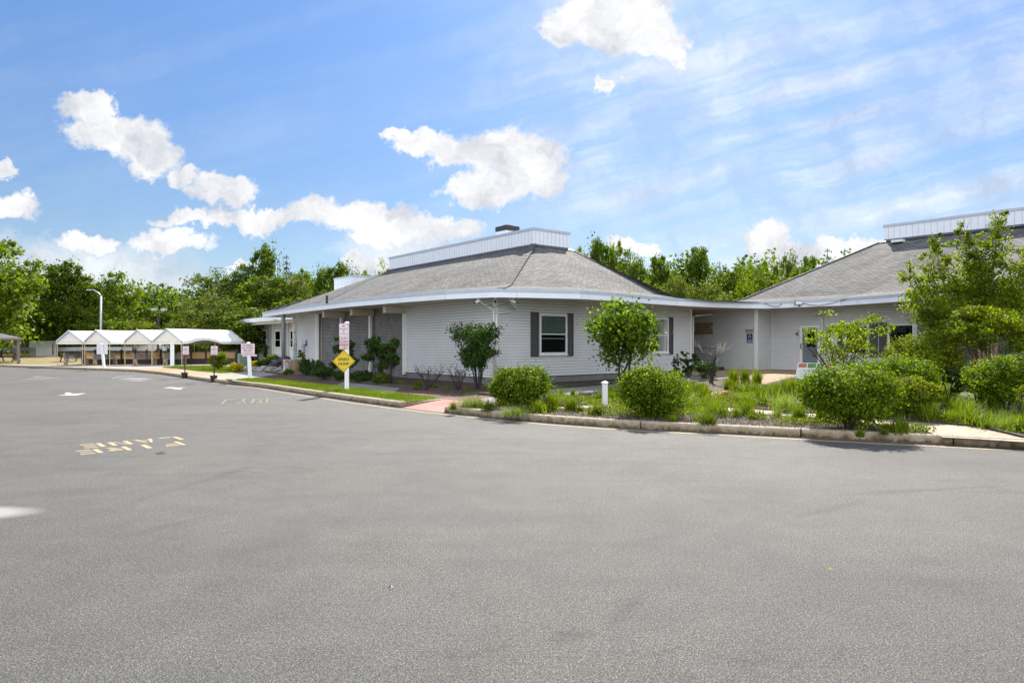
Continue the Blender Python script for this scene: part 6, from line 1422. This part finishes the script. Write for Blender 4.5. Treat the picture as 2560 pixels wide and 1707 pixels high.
path2 = PX([(1795,984),(1740,990),(1640,1006),(1560,1012),(1430,1016),(1330,1020),(1330,1024),(1430,1021),(1560,1017.5),(1650,1012),(1750,995),(1803,988)])
X, Y = scatter(bedpoly, 60000, (path1, path2)); k = np.sin(X*1.7+1)*np.sin(Y*1.3)+np.sin(X*.6+Y*.9)*.8; kk_ = RNG.uniform(-1.2,.9,len(X)) > k*.0
Z = zgv(X,Y)+.012+RNG.uniform(0,.02,len(X)); v, f = leaf_quads(np.stack([X,Y,Z],1), .055, RNG, .8, .3); o = obj_from_mesh('mulch_chips', mesh_from('mulch_chips', v, f, [MT['chip']])); tag(o, 'loose bark chips covering the garden bed', 'bark chips', kind='stuff')
X, Y = scatter(bedpoly, 260000, (path1,)); k = np.sin(X*1.5+2)*np.sin(Y*1.25+.5)+np.sin(X*.7-Y*.5+1)*.7+.25*np.sin(X*4)*np.sin(Y*5); 
dist = np.min([np.hypot(X-p[0], Y-p[1]) for p in KI2[:9]], axis=0); m = (k+RNG.normal(size=len(X))*.25 > .02) & ((dist > .8) | (RNG.uniform(size=len(X)) < .06)) | ((X > 6) & (k > -.45) & (RNG.uniform(size=len(X)) < .8) & (dist > .7))
X, Y = X[m], Y[m]; hv = .07+.10*np.clip(np.sin(X*2.9)*np.sin(Y*3.3)+.3,0,1); Z = zgv(X,Y)+.01+RNG.uniform(0,1,len(X))*hv; v, f = leaf_quads(np.stack([X,Y,Z],1), .05, RNG, .6, .6); o = obj_from_mesh('ground_cover', mesh_from('ground_cover', v, f, [MT['cover']])); tag(o, 'low bright green ground cover spreading over the bark mulch', 'ground cover', kind='stuff')
rng = np.random.default_rng(44); VV, FF, MI, off_ = [], [], [], 0
X, Y = scatter(bedpoly, 2600, (path1, path2)); dist = np.min([np.hypot(X-p[0], Y-p[1]) for p in KI2[:9]], axis=0)
dens = np.clip(.35+.55*np.sin(X*1.1+1.5)*np.sin(Y*.9)+.035*(X-2), .06, .95); m = (rng.uniform(size=len(X)) < dens*.75) & (dist > .75)
for x_, y_ in zip(X[m], Y[m]):
    kd = rng.choice(['mid','lime','broad','mid','lime']); me, h_ = TU[kd]; nv = len(me.vertices); co = np.empty(nv*3, np.float32); me.vertices.foreach_get('co', co); co = co.reshape(-1,3)
    nb_ = nv//8; kp = rng.permutation(nb_)[:int(nb_*rng.uniform(.22,.5))]; co = co.reshape(nb_,8,3)[kp].reshape(-1,3); a_ = rng.uniform(0,6.28); sc_ = rng.uniform(.22,.85)*(1 if x_ < 6 else 1.15)
    rx_ = co[:,0]*math.cos(a_)-co[:,1]*math.sin(a_); ry_ = co[:,0]*math.sin(a_)+co[:,1]*math.cos(a_)
    VV.append(np.stack([rx_*sc_*1.3+x_, ry_*sc_*1.3+y_, co[:,2]*sc_+zg(x_,y_)],1)); b_ = (np.arange(len(kp))*8)[:,None]; FF.append(np.concatenate([b_+np.array([[2*i,2*i+1,2*i+3,2*i+2]]) for i in range(3)],0)+off_); MI.append(np.full(len(kp)*3, 1 if kd == 'lime' else 0)); off_ += len(kp)*8
o = obj_from_mesh('perennials', mesh_from('perennials', np.concatenate(VV), np.concatenate(FF), [MT['gr'], MT['cover']], np.concatenate(MI))); tag(o, 'mixed low perennials and seedlings filling the front garden bed', 'perennials', kind='stuff')
# leaves and bits on the asphalt
def bit(px, py, size, mat, label, name='leaf', cat='leaf'):
    b = G(px, py, .008, True); mb = MB(); s = size; mb.add([(-s,0,0),(-.2*s,.4*s,.02),(s,.1*s,.0),(0,-.45*s,.012)], [(0,3,2,1)]); o = mb.build(name, mat, local=True); o.location = b; tag(o, label, cat)
bit(402, 1134, .10, MT['lf_shrub'], 'green leaf lying beside the nearer FIRE LANE lettering'); bit(2075, 1427, .022, MT['lf_gold'], 'tiny yellowish leaf on the asphalt at right'); bit(978, 1472, .025, MT['dark'], 'tiny dark chip on the asphalt in the foreground', 'asphalt_chip', 'chip')
